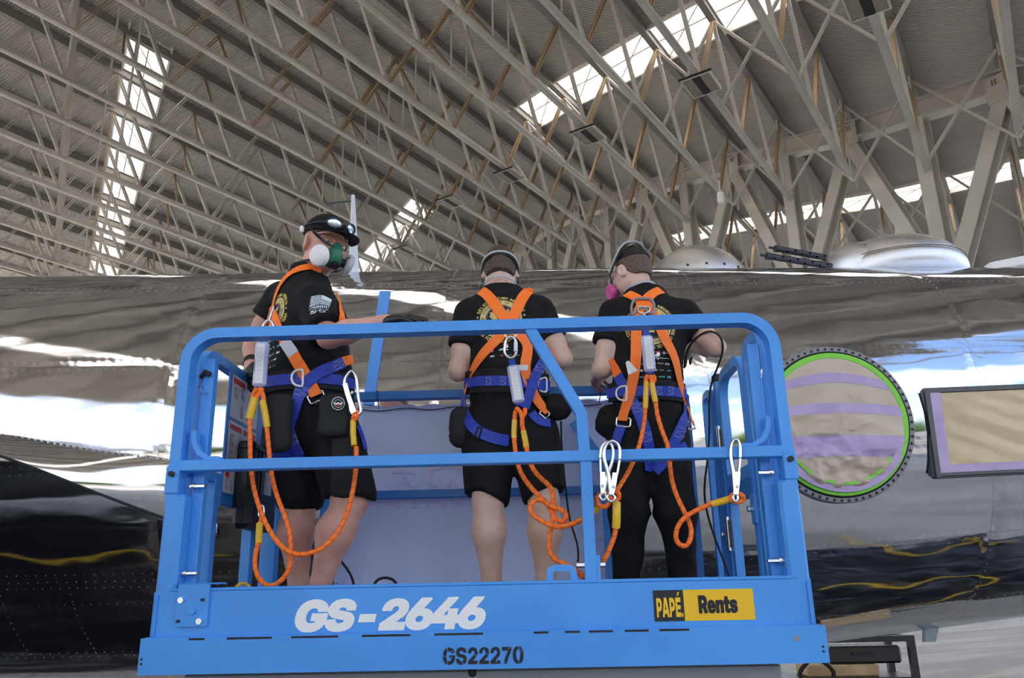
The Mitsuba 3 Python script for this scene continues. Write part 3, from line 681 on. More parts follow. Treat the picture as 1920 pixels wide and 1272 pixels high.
add('edging', gb(0, 1, 0.955, 1.0), 'm_frame', hm); add('edging', gb(0, 1, 0.0, 0.035), 'm_frame', hm); add('edging', qpatch(-0.006, 0.020, -.01, 1.0, 4, 20, lambda u, v: 0.017 + 0 * u), 'm_frame', hm)
hb = cat([bar(c_[0] + np.array([0, .030, 0]), c_[3] + np.array([0, .030, 0]), 0.02, 0.05, up=(0, 1, 0)), bar(c_[3] + np.array([0, .030, 0]), c_[2] + np.array([0, .030, 0]), 0.02, 0.05, up=(0, 1, 0)), bar(c_[0] + np.array([0, .030, 0]), c_[1] + np.array([0, .030, 0]), 0.02, 0.05, up=(0, 1, 0))])
add('backing', hb, 'm_frame', hm)

# the strip of blue tape on the fuselage
bt = []
for px, py in zip(np.linspace(722, 690, 26), np.linspace(548, 760, 26)):
    (x0, t0), (x1, t1) = fhit(px - 10, py), fhit(px + 11, py); bt += [fpt(x0, t0, .0085), fpt(x1, t1, .0085)]
a = np.arange(25) * 2
tp = thing('blue_tape', 'strip of blue masking tape running down the fuselage between the first two people', 'tape')
scene[tp] = mikit.ply((np.array(bt), np.stack([a, a + 2, a + 3, a + 1], -1)), 'm_bluetape', smooth=True)

# what lies under and behind the fuselage
tarp = []
nx, ny = 130, 60
U_, V_ = np.meshgrid(np.linspace(0, 1, nx), np.linspace(0, 1, ny), indexing='ij')
X = -9 + 17 * U_; y0 = np.interp(X, [-9, -2, 1.5, 3.2, 8], [-1.0, 1.5, 3.6, 4.55, 4.2]); y1 = np.interp(X, [-9, 0, 4, 8], [6.9, 6.7, 6.35, 7.2])
Y = y0 + (y1 - y0) * V_
rd = 1 - np.abs(2 * meshkit.fbm(np.stack([X * 1.3, Y * 3.4, X * 0], -1), 4, 31) - 1)
Zt = 0.006 + 0.05 * rd ** 4 * np.clip(np.minimum(V_, 1 - V_) * 12, 0, 1)
I, J = np.meshgrid(np.arange(nx - 1), np.arange(ny - 1), indexing='ij'); a = I * ny + J
tk = thing('ground_sheet', 'wrinkled black plastic sheet spread on the floor under the aircraft', 'plastic sheet')
scene[tk] = mikit.ply((np.stack([X, Y, Zt], -1).reshape(-1, 3), np.stack([a, a + ny, a + ny + 1, a + 1], -1).reshape(-1, 4)), 'm_sheet', smooth=True)
def refl_ground(px, py):
    x, t = fhit(px, py); P = fpt(x, t); e = 1e-3
    n = unit(np.cross(fpt(x + e, t) - fpt(x - e, t), fpt(x, t + e) - fpt(x, t - e))); d = ray(px, py)
    if n @ d > 0: n = -n
    d = d - 2 * (d @ n) * n; return P + d * (-P[2] / d[2]) if d[2] < -0.02 else None
def ground_cord(pxs, label, r=0.012, name='floor_cable', m='m_cord_yellow'):
    g = [refl_ground(*q) for q in pxs]; g = np.array([q for q in g if q is not None]); g[:, 2] = 0.055
    k = thing(name, label, 'cord', 'yellow cords on the floor'); p = spline(g, 90)
    p[:, :2] += 0.05 * (np.stack([meshkit.noise(np.stack([np.arange(90) * .35, p[:, 0] * 0 + q, p[:, 0] * 0], -1)) for q in (1.5, 7.5)], 1) - .5)
    scene[k] = mikit.ply(tube(p, r, 6), m, smooth=True)
ground_cord([(1570, 1008), (1610, 1020), (1650, 1036), (1715, 1046), (1790, 1030), (1900, 1018)], 'thin yellow cord mirrored high in the dark belly on the right')
ground_cord([(1530, 1105), (1590, 1096), (1680, 1100), (1760, 1082), (1860, 1092), (1790, 1110), (1740, 1130), (1650, 1146)], 'knotted yellow cord mirrored in the dark belly on the right', 0.016)
ground_cord([(10, 1040), (60, 1052), (140, 1055), (260, 1042), (330, 1048), (440, 1040)], 'yellow cord mirrored in the dark belly on the left')
gq = [refl_ground(1535, 1172), refl_ground(1660, 1150)]
pk = thing('cardboard_strip', 'pale cardboard strip on the black sheet, mirrored under the fuselage', 'cardboard')
scene[pk] = mikit.ply(bar(gq[0] * [1, 1, 0] + Zv * .06, gq[1] * [1, 1, 0] + Zv * .075, 0.34, 0.012), 'm_wood')

# black cart under the tail
cx, cy = 5.3, 12.6
ct = thing('cart', 'low black metal cart with casters behind the fuselage at lower right', 'cart')
o = at(1575, 1250, 12.6); o[2] = 0
def cb(x0, x1, y0, y1, z0, z1): return box(o[0] + x0, o[0] + x1, o[1] + y0, o[1] + y1, z0, z1)
for x in (-1.1, 0.86):
    for y in (-.4, .4): add('post', cb(x, x + .09, y, y + .09, .12, .78), 'm_cart', ct)
add('shelf', cb(-1.1, .95, -.4, .49, .16, .26), 'm_cart', ct); add('top_frame', cat([cb(-1.1, .95, -.4, -.32, .72, .80), cb(-1.1, .95, .41, .49, .72, .80), cb(-1.1, -1.0, -.4, .49, .72, .80), cb(.86, .95, -.4, .49, .72, .80)]), 'm_cart', ct)
for x in (-1.0, .85):
    for y in (-.35, .42):
        wlm = trimesh.creation.cylinder(0.06, 0.04, sections=20); wlm.apply_transform(trimesh.transformations.rotation_matrix(math.pi / 2, (0, 1, 0))); wlm.apply_translation((o[0] + x, o[1] + y, .06)); add('caster', wlm, 'm_rubber', ct, smooth=30)
bm = cbox(o[0] - .55, o[0] + .45, o[1] - .28, o[1] + .3, .262, .42, .02)
t = thing('folded_board', 'flattened brown cardboard lying on the black cart', 'cardboard'); scene[t] = mikit.ply(bm, 'm_wood')
t = thing('tool_case', 'dark equipment case standing on the cart shelf', 'case'); add('body', cbox(o[0] - .2, o[0] + .8, o[1] - .25, o[1] + .3, .425, .66, .03), 'm_black_plastic', t); add('handle', bar((o[0] + .1, o[1] - .27, .56), (o[0] + .4, o[1] - .27, .56), .03, .03), 'm_dark', t)
cl = [(o[0] - .5 + .22 * math.cos(a_) * (1 + .1 * math.sin(5 * a_)), o[1] - .46 + .012 * i_, .28 + .24 * math.sin(a_)) for i_, a_ in enumerate(np.linspace(0, 10 * np.pi, 120))]
cl = [(q[0], o[1] - .50 - .03 * math.sin(i_ * .31), q[2] + .0) for i_, q in enumerate(cl)]
t = thing('cable_coil', 'coil of black cable hanging on the near side of the cart', 'cable'); scene[t] = mikit.ply(tube(cl, 0.022, 6), 'm_rubber', smooth=True)
add('hook', tube([(o[0] - .5, o[1] - .42, .80), (o[0] - .5, o[1] - .50, .72), (o[0] - .5, o[1] - .50, .52)], .012, 6), 'm_dark', ct)

# white beam of another machine at the right edge
t = thing('white_beam', 'sloping white beam behind the fuselage at the right edge', 'beam'); scene[t] = mikit.ply(bar(at(1850, 506, 13), at(1990, 478, 13), 0.3, 0.16, c=.02), 'm_white')
# trees outside, seen in the polish
for i, (x, y, h) in enumerate([(34, -60, 7), (49, -62, 8.5), (62, -52, 7), (78, -54, 9), (92, -44, 8), (106, -38, 8.5), (18, -68, 7), (-30, -84, 8), (-46, -80, 9), (-62, -80, 8), (2, -76, 7), (-14, -82, 7)]):
    t = thing('tree', 'green tree outside the hangar, seen only mirrored in the polished fuselage', 'tree', 'trees outside the hangar')
    m = trimesh.creation.icosphere(3, 1.0); v = m.vertices; d = 0.75 + 0.6 * meshkit.fbm(v * 2.2 + i * 9, 3, 5); m.vertices = v * d[:, None] * np.array([5.5, 4, h * .42]) + np.array([x, y, h * .55])
    add('crown', m, 'm_leaf', t); add('trunk', trimesh.creation.cylinder(.3, h * .5, sections=10).apply_translation((x, y, h * .25)), 'm_wood', t)
# ---------------------------------------------------------------- the blue scissor lift
YF, YB = 2.886, 4.0                                          # front and rear face of the platform
XL, XR = -1.333, 0.927
ZT, ZR = 0.01, 0.96                                          # top of the toe board and of the rails, over the eye
lift = thing('scissor_lift', 'bright blue scissor lift platform with guard rails carrying three people', 'scissor lift')
def fr(poly, y0, y1):                                        # (x, z over the eye) outline, extruded in depth from y0 to y1
    m = extrude(poly, y1 - y0); v = m.vertices.copy(); m.vertices = np.stack([v[:, 0], y0 + v[:, 2], v[:, 1] + 1.6], 1); m.faces = m.faces[:, ::-1]; return m
def side(poly, x0, x1):                                      # (y, z over the eye) outline, extruded in x
    m = extrude(poly, x1 - x0); v = m.vertices.copy(); m.vertices = np.stack([x0 + v[:, 2], v[:, 0], v[:, 1] + 1.6], 1); return m
def line(pts, w, r=0.0): return sg.LineString(pts).buffer(w / 2, cap_style='flat', join_style='mitre')
def lb_(x0, x1, y0, y1, z0, z1, c=0.003): return cbox(x0, x1, y0, y1, z0 + 1.6, z1 + 1.6, c)
def hoop(x0, x1, z0, z1, r, w):                              # upside-down U with round upper corners
    o = sg.box(x0 + r, z0, x1 - r, z1).union(sg.box(x0, z0, x1, z1 - r)).union(sg.Point(x0 + r, z1 - r).buffer(r, 24)).union(sg.Point(x1 - r, z1 - r).buffer(r, 24))
    ri = max(r - w, 0.01); a, b, c = x0 + w, x1 - w, z1 - w
    i = sg.box(a + ri, z0 - 1, b - ri, c).union(sg.box(a, z0 - 1, b, c - ri)).union(sg.Point(a + ri, c - ri).buffer(ri, 24)).union(sg.Point(b - ri, c - ri).buffer(ri, 24))
    return o.difference(i)

# platform base: floor, toe boards, lower beam
add('deck', box(XL + .03, XR - .03, YF + .04, YB + .05, 1.6 - .17, 1.6 - .14), 'm_grey', lift, label='grey platform floor')
slots = [(-1.19, -1.135), (-1.06, -.905), (-.84, -.68), (-.60, -.435), (-.355, -.19), (-.02, .03), (.085, .135), (.165, .245), (.285, .365), (.40, .50)]
front = sg.box(XL, -.155, XR, ZT - .012)
add('toe_board', fr(front, YF, YF + .012), 'm_blue', lift)
add('toe_board_lip', cat([lb_(XL + .05, XR - .04, YF - .002, YF + .05, ZT - .012, ZT), lb_(XL, XL + .06, YF, YF + .05, -.155, ZT - .02), lb_(XR - .06, XR, YF, YF + .05, -.155, ZT - .02)]), 'm_blue', lift)
low = sg.box(XL - .022, -.268, XR + .024, -.152)
for a_, b_ in slots: low = low.difference(sg.box(a_, -.160, b_, -.1535))
low = low.difference(sg.box(XL + .0, -.235, XL + .006, -.229)).difference(sg.Point(XR - .075, -.19).buffer(.009)).difference(sg.box(XR - .004, -.222, XR + .004, -.214)).difference(sg.box(XR - .004, -.237, XR + .004, -.229))
add('side_beam', fr(low, YF - .018, YF + .03), 'm_blue', lift)
for a_, b_ in slots: add('slot', lb_(a_, b_, YF - .0185, YF - .010, -.161, -.1545, .001), 'm_dark', lift)
weld = [(x, YF - .006 + .002 * math.sin(x * 160), 1.6 - .1525) for x in np.linspace(XL - .01, XR + .01, 400)]
add('weld_seam', tube(weld, .004, 6), 'm_blue', lift, smooth=True)
add('end_beam', cat([lb_(XL - .022, XL + .01, YF - .018, YB + .06, -.268, -.152), lb_(XR - .01, XR + .024, YF - .018, YB + .06, -.268, -.152), lb_(XL - .022, XR + .024, YB + .03, YB + .07, -.268, -.152)]), 'm_blue', lift)
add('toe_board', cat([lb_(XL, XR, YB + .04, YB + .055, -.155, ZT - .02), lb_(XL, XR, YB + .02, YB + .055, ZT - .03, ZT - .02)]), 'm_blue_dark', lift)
add('toe_board', lb_(XL, XL + .012, YF, YB + .05, -.155, ZT - .03), 'm_blue', lift); add('toe_board', lb_(XR - .012, XR, YF, YB + .05, -.155, ZT - .03), 'm_blue', lift)
for xw, s_ in ((XL, 1), (XR, -1)):
    add('weld_seam', tube([(xw + s_ * .012, YF - .003, 1.6 + z) for z in np.linspace(-.15, -.01, 20)], .006, 6), 'm_blue', lift, smooth=True)

# front guard rail
W = 0.040
add('front_guard_rail', fr(hoop(XL + .004, XR - .004, .30, ZR, .135, W), YF, YF + .062), 'm_blue', lift)
for x0, s_ in ((XL, 1), (XR, -1)):
    xs_ = sorted((x0, x0 + s_ * .072)); p = add('post_sleeve', lb_(xs_[0], xs_[1], YF, YF + .075, -.02, .335, .010), 'm_blue', lift)
    xs_ = sorted((x0 - s_ * .002, x0 + s_ * .046)); add('latch_plate', lb_(xs_[0], xs_[1], YF - .006, YF + .07, .335, .435), 'm_blue', lift)
    xs_ = sorted((x0 + s_ * .066, x0 + s_ * .108)); add('inner_post', cat([lb_(xs_[0], xs_[1], YF + .075, YF + .118, -.05, .86), ]), 'm_blue', lift)
    for z in (.365, .06):
        m = trimesh.creation.cylinder(.008, .055, sections=6); m.apply_transform(trimesh.transformations.rotation_matrix(math.pi / 2, (0, 1, 0))); m.apply_translation((x0 + s_ * .10, YF + .04, 1.6 + z)); b_ = add('bolt', m, 'm_chrome', lift, smooth=30)
        w_ = trimesh.creation.cylinder(.013, .010, sections=16); w_.apply_transform(trimesh.transformations.rotation_matrix(math.pi / 2, (0, 1, 0))); w_.apply_translation((x0 + s_ * .085, YF + .04, 1.6 + z)); add('washer', w_, 'm_chrome', b_, smooth=30)
    m = trimesh.creation.cylinder(.010, .02, sections=12); m.apply_transform(trimesh.transformations.rotation_matrix(math.pi / 2, (1, 0, 0))); m.apply_translation((x0 + s_ * .022, YF - .010, 1.6 + .405)); add('bolt', m, 'm_dark', lift, smooth=30)
add('mid_rail', lb_(XL + .03, XR - .02, YF - .002, YF + .05, .456 - W, .456), 'm_blue', lift)
dg = line([(-.005, .925), (.175, .595), (.180, .44)], W)
add('diagonal_brace', fr(dg, YF + .004, YF + .05), 'm_blue', lift)
add('middle_post', cat([fr(sg.box(.163, -.03, .203, .42), YF + .004, YF + .05), lb_(.203, .216, YF + .0, YF + .055, -.03, .09)]), 'm_blue', lift)
m = trimesh.creation.cylinder(.010, .10, sections=6); m.apply_transform(trimesh.transformations.rotation_matrix(math.pi / 2, (0, 1, 0))); m.apply_translation((.185, YF + .03, 1.6 + .06)); add('bolt', m, 'm_chrome', lift, smooth=30)
add('foot_handle', fr(hoop(.030, .135, -.02, .062, .03, .022), YF + .02, YF + .04), 'm_blue', lift)
for x0, s_ in ((XL, 1), (XR, -1)):
    pts = [(x0 + s_ * .075, .56), (x0 + s_ * .079, .522), (x0 + s_ * .10, .485), (x0 + s_ * .14, .462), (x0 + s_ * .175, .461)]
    add('corner_brace', fr(sg.LineString(pts).buffer(.009), YF + .02, YF + .055), 'm_blue', lift)
pl = add('fold_plate', cat([fr(sg.box(-1.245, -.117, -1.135, .022).buffer(-.006).buffer(.006), YF - .012, YF - .002), lb_(-1.245, -1.09, YF - .012, YF + .03, .020, .026)]), 'm_blue', lift)
for x, z, r, mt_ in ((-1.230, -.030, .011, 'm_chrome'), (-1.160, -.100, .011, 'm_chrome'), (-1.190, -.065, .014, 'm_blue'), (-1.155, -.030, .005, 'm_dark'), (-1.233, -.098, .005, 'm_dark')):
    m = trimesh.creation.cylinder(r, .014, sections=6 if mt_ == 'm_chrome' else 18); m.apply_transform(trimesh.transformations.rotation_matrix(math.pi / 2, (1, 0, 0))); m.apply_translation((x, YF - .016, 1.6 + z)); b_ = add('bolt', m, mt_, pl, smooth=30)
for x in (XL - .012, XR + .008):
    for z in (-.218, -.233): add('hole', lb_(x - .004, x + .004, YF - .0188, YF - .01, z - .004, z + .004, .001), 'm_dark', lift)
m = trimesh.creation.cylinder(.010, .004, sections=24); m.apply_transform(trimesh.transformations.rotation_matrix(math.pi / 2, (1, 0, 0))); m.apply_translation((XR - .075, YF - .017, 1.6 - .19)); add('plug', m, 'm_grey', lift, smooth=30)

# rails of the rear and of both ends
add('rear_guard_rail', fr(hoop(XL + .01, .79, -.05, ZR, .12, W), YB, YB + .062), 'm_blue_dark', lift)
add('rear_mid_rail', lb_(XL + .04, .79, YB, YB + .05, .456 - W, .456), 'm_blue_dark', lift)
add('rear_brace', fr(line([(.20, .78), (.335, .58), (.345, .40), (.345, -.05)], W), YB - .002, YB + .045), 'm_blue', lift)
m = trimesh.creation.cylinder(.010, .09, sections=6); m.apply_transform(trimesh.transformations.rotation_matrix(math.pi / 2, (0, 1, 0))); m.apply_translation((.34, YB + .02, 1.6 + .21)); add('bolt', m, 'm_chrome', lift, smooth=30)
add('rear_post', lb_(XL + .02, XL + .085, YB - .09, YB - .02, -.05, .40), 'm_blue', lift); add('rear_post', lb_(-1.06, -1.005, YB - .02, YB + .03, -.05, .46), 'm_blue', lift)
lh = side(hoop(YF + .13, YB - .02, -.05, .935, .11, W), XL + .004, XL + .045)
add('side_guard_rail', lh, 'm_blue', lift); add('side_mid_rail', lb_(XL + .01, XL + .05, YF + .05, YB, .456 - W, .456), 'm_blue', lift)
add('side_post', lb_(XL + .01, XL + .055, 3.20, 3.25, -.05, .43), 'm_blue', lift); add('side_post', lb_(XL + .01, XL + .055, 3.66, 3.71, -.05, .43), 'm_blue', lift)
# sign board and manual box on the left end
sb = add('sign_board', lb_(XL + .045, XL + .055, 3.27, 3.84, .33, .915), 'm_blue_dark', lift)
def sgn(y0, y1, z0, z1):
    k = add('warning_label', lb_(XL + .055, XL + .0565, y0, y1, z0, z1, .0003), 'm_label', sb); add('header', lb_(XL + .0565, XL + .057, y0 + .01, y0 + (y1 - y0) * .45, z1 - .035, z1 - .012, .0002), 'm_red', k)
    return k
k1 = sgn(3.29, 3.62, .70, .885); k2 = sgn(3.29, 3.62, .50, .685); k3 = sgn(3.28, 3.40, .385, .485); k4 = sgn(3.46, 3.60, .36, .47)
add('header', lb_(XL + .0565, XL + .057, 3.46, 3.61, .650, .673, .0002), 'm_red', k2)
def pict(k, cells, w):
    for y, z in cells:
        add('pictogram', cat([lb_(XL + .0565, XL + .057, y, y + w * .35, z, z + .045, .0002), lb_(XL + .0565, XL + .057, y + w * .4, y + w, z - .006, z + .02, .0002), lb_(XL + .0565, XL + .057, y + w * .5, y + w * .75, z + .026, z + .05, .0002)]), 'm_print_grey', k)
pict(k1, [(3.32, .79), (3.40, .80), (3.50, .79), (3.40, .72), (3.48, .72), (3.56, .78)], .04); pict(k2, [(3.31, .585), (3.41, .585), (3.51, .58), (3.31, .515), (3.41, .515), (3.51, .515)], .045); pict(k3, [(3.295, .40), (3.35, .40)], .035); pict(k4, [(3.48, .375), (3.54, .375)], .035)
mb_ = add('manual_box', cat([lb_(XL + .06, XL + .135, 3.38, 3.74, .245, .60, .02)]), 'm_black_plastic', lift, label='black plastic manual box'); add('lid', lb_(XL + .065, XL + .142, 3.375, 3.745, .57, .612, .012), 'm_black_plastic', mb_)
add('box_label', lb_(XL + .134, XL + .138, 3.55, 3.64, .40, .50, .0005), 'm_label', mb_); add('rib', cat([lb_(XL + .134, XL + .141, 3.45, 3.465, .26, .58, .002), lb_(XL + .134, XL + .141, 3.49, 3.505, .26, .58, .002)]), 'm_black_plastic', mb_)
# lanyard anchor bracket on the left hoop
an = add('anchor_bracket', lb_(-1.292, -1.232, YF + .09, YF + .12, .75, .83), 'm_blue', lift)
add('anchor_bolt', tube([(-1.275, YF + .08, 1.6 + .79), (-1.250, YF + .055, 1.6 + .80), (-1.232, YF + .055, 1.6 + .79)], .010, 8), 'm_dark', an, smooth=True); add('pin_wire', tube([(-1.265, YF + .08, 1.6 + .78), (-1.265, YF + .06, 1.6 + .73), (-1.24, YF + .05, 1.6 + .715)], .0035, 6), 'm_chrome', an, smooth=True)
# right end: short rail, gate, hinge post
xr0, xr1 = XR - .050, XR - .012
add('side_guard_rail', side(hoop(3.03, 3.27, -.05, .945, .07, W), xr0, xr1), 'm_blue', lift)
gt = add('gate', side(hoop(3.305, 3.76, .0, .935, .13, W), xr0, xr1), 'm_blue', lift, label='swing gate at the right end')
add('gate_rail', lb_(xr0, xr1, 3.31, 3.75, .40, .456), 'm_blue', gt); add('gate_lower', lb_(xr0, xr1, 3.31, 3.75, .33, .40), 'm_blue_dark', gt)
for z in (.20, .62):
    h_ = add('hinge', lb_(xr0 - .008, xr1 + .004, 3.755, 3.80, z - .06, z + .06, .006), 'm_bronze', gt); m = trimesh.creation.cylinder(.009, .15, sections=10).apply_translation((xr0 - .010, 3.778, 1.6 + z)); add('hinge_pin', m, 'm_chrome', h_, smooth=30)
add('gate_post', lb_(xr0, xr1, 3.80, 3.845, -.05, .92), 'm_blue', lift); add('post_cap', lb_(xr0 - .002, xr1 + .002, 3.797, 3.85, .92, .955), 'm_dark', lift)
add('rear_end_rail', side(hoop(3.85, 4.03, -.05, .90, .06, .035), xr0 - .02, xr1 - .02), 'm_blue', lift)
for y, z in ((3.31, .27), (3.82, .20)):
    add('joint_plate', lb_(xr0 - .010, xr0, y - .03, y + .03, z - .06, z + .06, .004), 'm_blue', lift); m = trimesh.creation.cylinder(.012, .03, sections=6); m.apply_transform(trimesh.transformations.rotation_matrix(math.pi / 2, (0, 1, 0))); m.apply_translation((xr0 - .015, y, 1.6 + z)); add('bolt', m, 'm_chrome', lift, smooth=30)
ch = [(xr0 - .012, 2.99, 1.6 + .82), (xr0 - .03, 2.97, 1.6 + .78), (xr0 - .02, 2.985, 1.6 + .73), (xr0 - .035, 2.97, 1.6 + .70), (xr0 - .01, 2.98, 1.6 + .76), (xr0 - .03, 2.99, 1.6 + .67)]
add('gate_chain', tube(spline(ch, 60), .006, 6), 'm_chrome', lift, smooth=True); add('latch', lb_(xr0 - .045, xr0 - .005, 2.975, 3.005, .77, .86), 'm_blue_dark', lift)

# lettering on the front
def letter(text, h, x0, z0, x1, m, y, parent, stroke=0, slant=0.0, name='lettering', th=.0012, track=0, fat=0.0, cut=None):
    g, w = text_shape(text, h, stroke, slant, 1.0, track); b = g.bounds
    g = affinity.translate(g, -b[0], 0); g = affinity.scale(g, (x1 - x0) / (b[2] - b[0]), 1.0, origin=(0, 0))
    g = affinity.translate(g, x0, z0)
    if cut is not None: g = g.difference(cut)
    if fat: g = g.buffer(fat, join_style='mitre')
    return add(name, fr(g, y - th, y), m, parent)
letter('GS-2646', .097, -.833, -.139, -.184, 'm_white', YF - .0005, lift, stroke=6, slant=.20, fat=.0028, track=-5)
cut = union_all([sg.box(-.330 + i * .0398 + .0185, -.30, -.330 + i * .0398 + .0215, -.1) for i in (0, 6)])
rng2 = np.random.default_rng(3)
cut = cut.union(union_all([sg.LineString([(x, z), (x + dx, z + dz)]).buffer(.0012) for x, z, dx, dz in zip(rng2.uniform(-.33, -.05, 22), rng2.uniform(-.26, -.2, 22), rng2.uniform(-.015, .015, 22), rng2.uniform(-.015, .015, 22))]))
letter('GS22270', .052, -.325, -.252, -.056, 'm_ink', YF - .0185, lift, stroke=4, cut=cut)
st = add('hire_sticker', fr(sg.box(.389, -.152 + .022, .727, -.030), YF - .002, YF - .0005), 'm_yellow', lift, label='yellow and black hire company sticker')
add('black_field', fr(sg.box(.389, -.130, .491, -.030), YF - .0025, YF - .0018), 'm_dark', st)
letter('PAPÉ', .062, .398, -.117, .480, 'm_yellow', YF - .0026, st, stroke=5); letter('.', .066, .482, -.117, .487, 'm_yellow', YF - .0026, st, stroke=1)
letter('Rents', .056, .541, -.106, .670, 'm_ink', YF - .0022, st, stroke=5, fat=.001)

# scissor stack and chassis under the platform
add('scissor_frame', lb_(-1.24, .82, 2.97, 3.98, -.345, -.275, .01), 'm_grey', lift); add('scissor_frame', lb_(-1.05, .90, 2.94, 4.0, -.44, -.36, .01), 'm_grey', lift)
for i in range(3):
    z = 0.40 + i * .19
    for y in (3.05, 3.82):
        add('scissor_arm', bar((-1.1, y, z), (.75, y, z + .16), .05, .10), 'm_grey', lift); add('scissor_arm', bar((-1.1, y + .07, z + .16), (.75, y + .07, z), .05, .10), 'm_grey', lift)
add('chassis', cbox(-1.25, .85, 2.98, 3.97, .12, .40, .03), 'm_grey', lift)
for x in (-.95, .55):
    for y in (2.94, 4.01):
        w_ = trimesh.creation.cylinder(.19, .11, sections=32); w_.apply_transform(trimesh.transformations.rotation_matrix(math.pi / 2, (1, 0, 0))); w_.apply_translation((x, y, .19)); add('wheel', w_, 'm_rubber', lift, smooth=30)
m = trimesh.creation.icosphere(2, .016); m.apply_translation((-.235, YF + .09, 1.6 - .288)); add('horn', m, 'm_dark', lift, smooth=True)
m = trimesh.creation.cylinder(.03, .05, sections=24); m.apply_transform(trimesh.transformations.rotation_matrix(math.pi / 2, (1, 0, 0))); m.apply_translation((.76, 2.92, 1.6 - .40)); add('pivot_pin', m, 'm_chrome', lift, smooth=30)

# white banner tied behind the rear rail
bn = thing('banner', 'white vinyl banner hung behind the rear rail, its print showing through faintly', 'banner')
x0, x1, z0, z1, yb = -1.00, .415, -.005, .905, YB + .082
nx, ny = 120, 70
U_, V_ = np.meshgrid(np.linspace(0, 1, nx), np.linspace(0, 1, ny), indexing='ij')
def bny(u, v): return yb + .010 * (meshkit.fbm(np.stack([u * 5, v * 3, u * 0], -1), 3, 8) - .5) + .006 * np.sin(u * 40 + 3 * v) * (1 - v) ** 2
X = x0 + (x1 - x0) * U_; Z = z0 + (z1 - z0) * V_ + .012 * np.sin(U_ * np.pi * 4) ** 2 * (1 - V_) - .008 * np.sin(U_ * np.pi * 9) ** 2 * V_
P = np.stack([X, bny(U_, V_), Z + 1.6], -1).reshape(-1, 3); I, J = np.meshgrid(np.arange(nx - 1), np.arange(ny - 1), indexing='ij'); a = I * ny + J
add('sheet', (P, np.stack([a, a + ny, a + ny + 1, a + 1], -1).reshape(-1, 4)), 'm_banner', bn, smooth=True)
def ghost(g, m, name='ghost_print'):
    g = g.segmentize(.03) if hasattr(g, 'segmentize') else g
    return add(name, fr(g, yb - .0165, yb - .0155), m, bn)
ghost(union_all([sg.Polygon([(-.30, .575), (-.28, .60), (-.08, .60), (-.08, .565), (-.30, .56)]), sg.Polygon([(-.30, .545), (-.20, .545), (-.17, .44), (-.27, .44)])]), 'm_ghost_orange')
sq = [sg.LineString(np.array(q)).buffer(.006) for q in ([(-.72, .555), (-.68, .563), (-.62, .55), (-.605, .535)], [(-.70, .46), (-.66, .53), (-.61, .47), (-.58, .50)], [(-.35, .56), (-.44, .585), (-.53, .56), (-.53, .50), (-.46, .46), (-.40, .47)], [(-.47, .45), (-.42, .51), (-.39, .45)])]
ghost(union_all(sq), 'm_ghost_pink')
g, w = text_shape('GUB', .05, 2); g = affinity.translate(affinity.scale(g, -1, 1, origin=(0, 0)), .40, .53); ghost(g, 'm_ghost_white')
for z in (.63, .41, .30): ghost(sg.box(.22, z, .41, z + .008), 'm_ghost_white')
for i, x in enumerate((-.70, -.62, -.55, -.47, -.40)): ghost(sg.box(x, .375, x + .022, .405).difference(sg.box(x + .006, .382, x + .016, .398)), 'm_ghost_pink')
add('hem', fr(sg.box(x0, z0 + .004, x1, z0 + .010), yb - .013, yb - .012), 'm_ghost_white', bn)
for x in (x0 + .02, -.35, .22):
    m = trimesh.creation.torus(.010, .003, 16, 8); m.apply_transform(trimesh.transformations.rotation_matrix(math.pi / 2, (1, 0, 0))); m.apply_translation((x, yb - .014, 1.6 + z0 + .02)); add('eyelet', m, 'm_chrome', bn, smooth=True)
for x in (-.80, -.35, -.25, .34): add('tie', tube([(x, yb - .012, 1.6 + .885), (x + .004, YB - .006, 1.6 + .925), (x + .002, YB - .004, 1.6 + .965), (x, YB + .03, 1.6 + .968)], .0022, 6), 'm_dark', bn)
wr = [(x0 + i * .03, yb - .014, 1.6 + .878 + .006 * math.sin(i * .7)) for i in range(46)]
add('cord', tube(wr, .0025, 6), 'm_dark', bn)
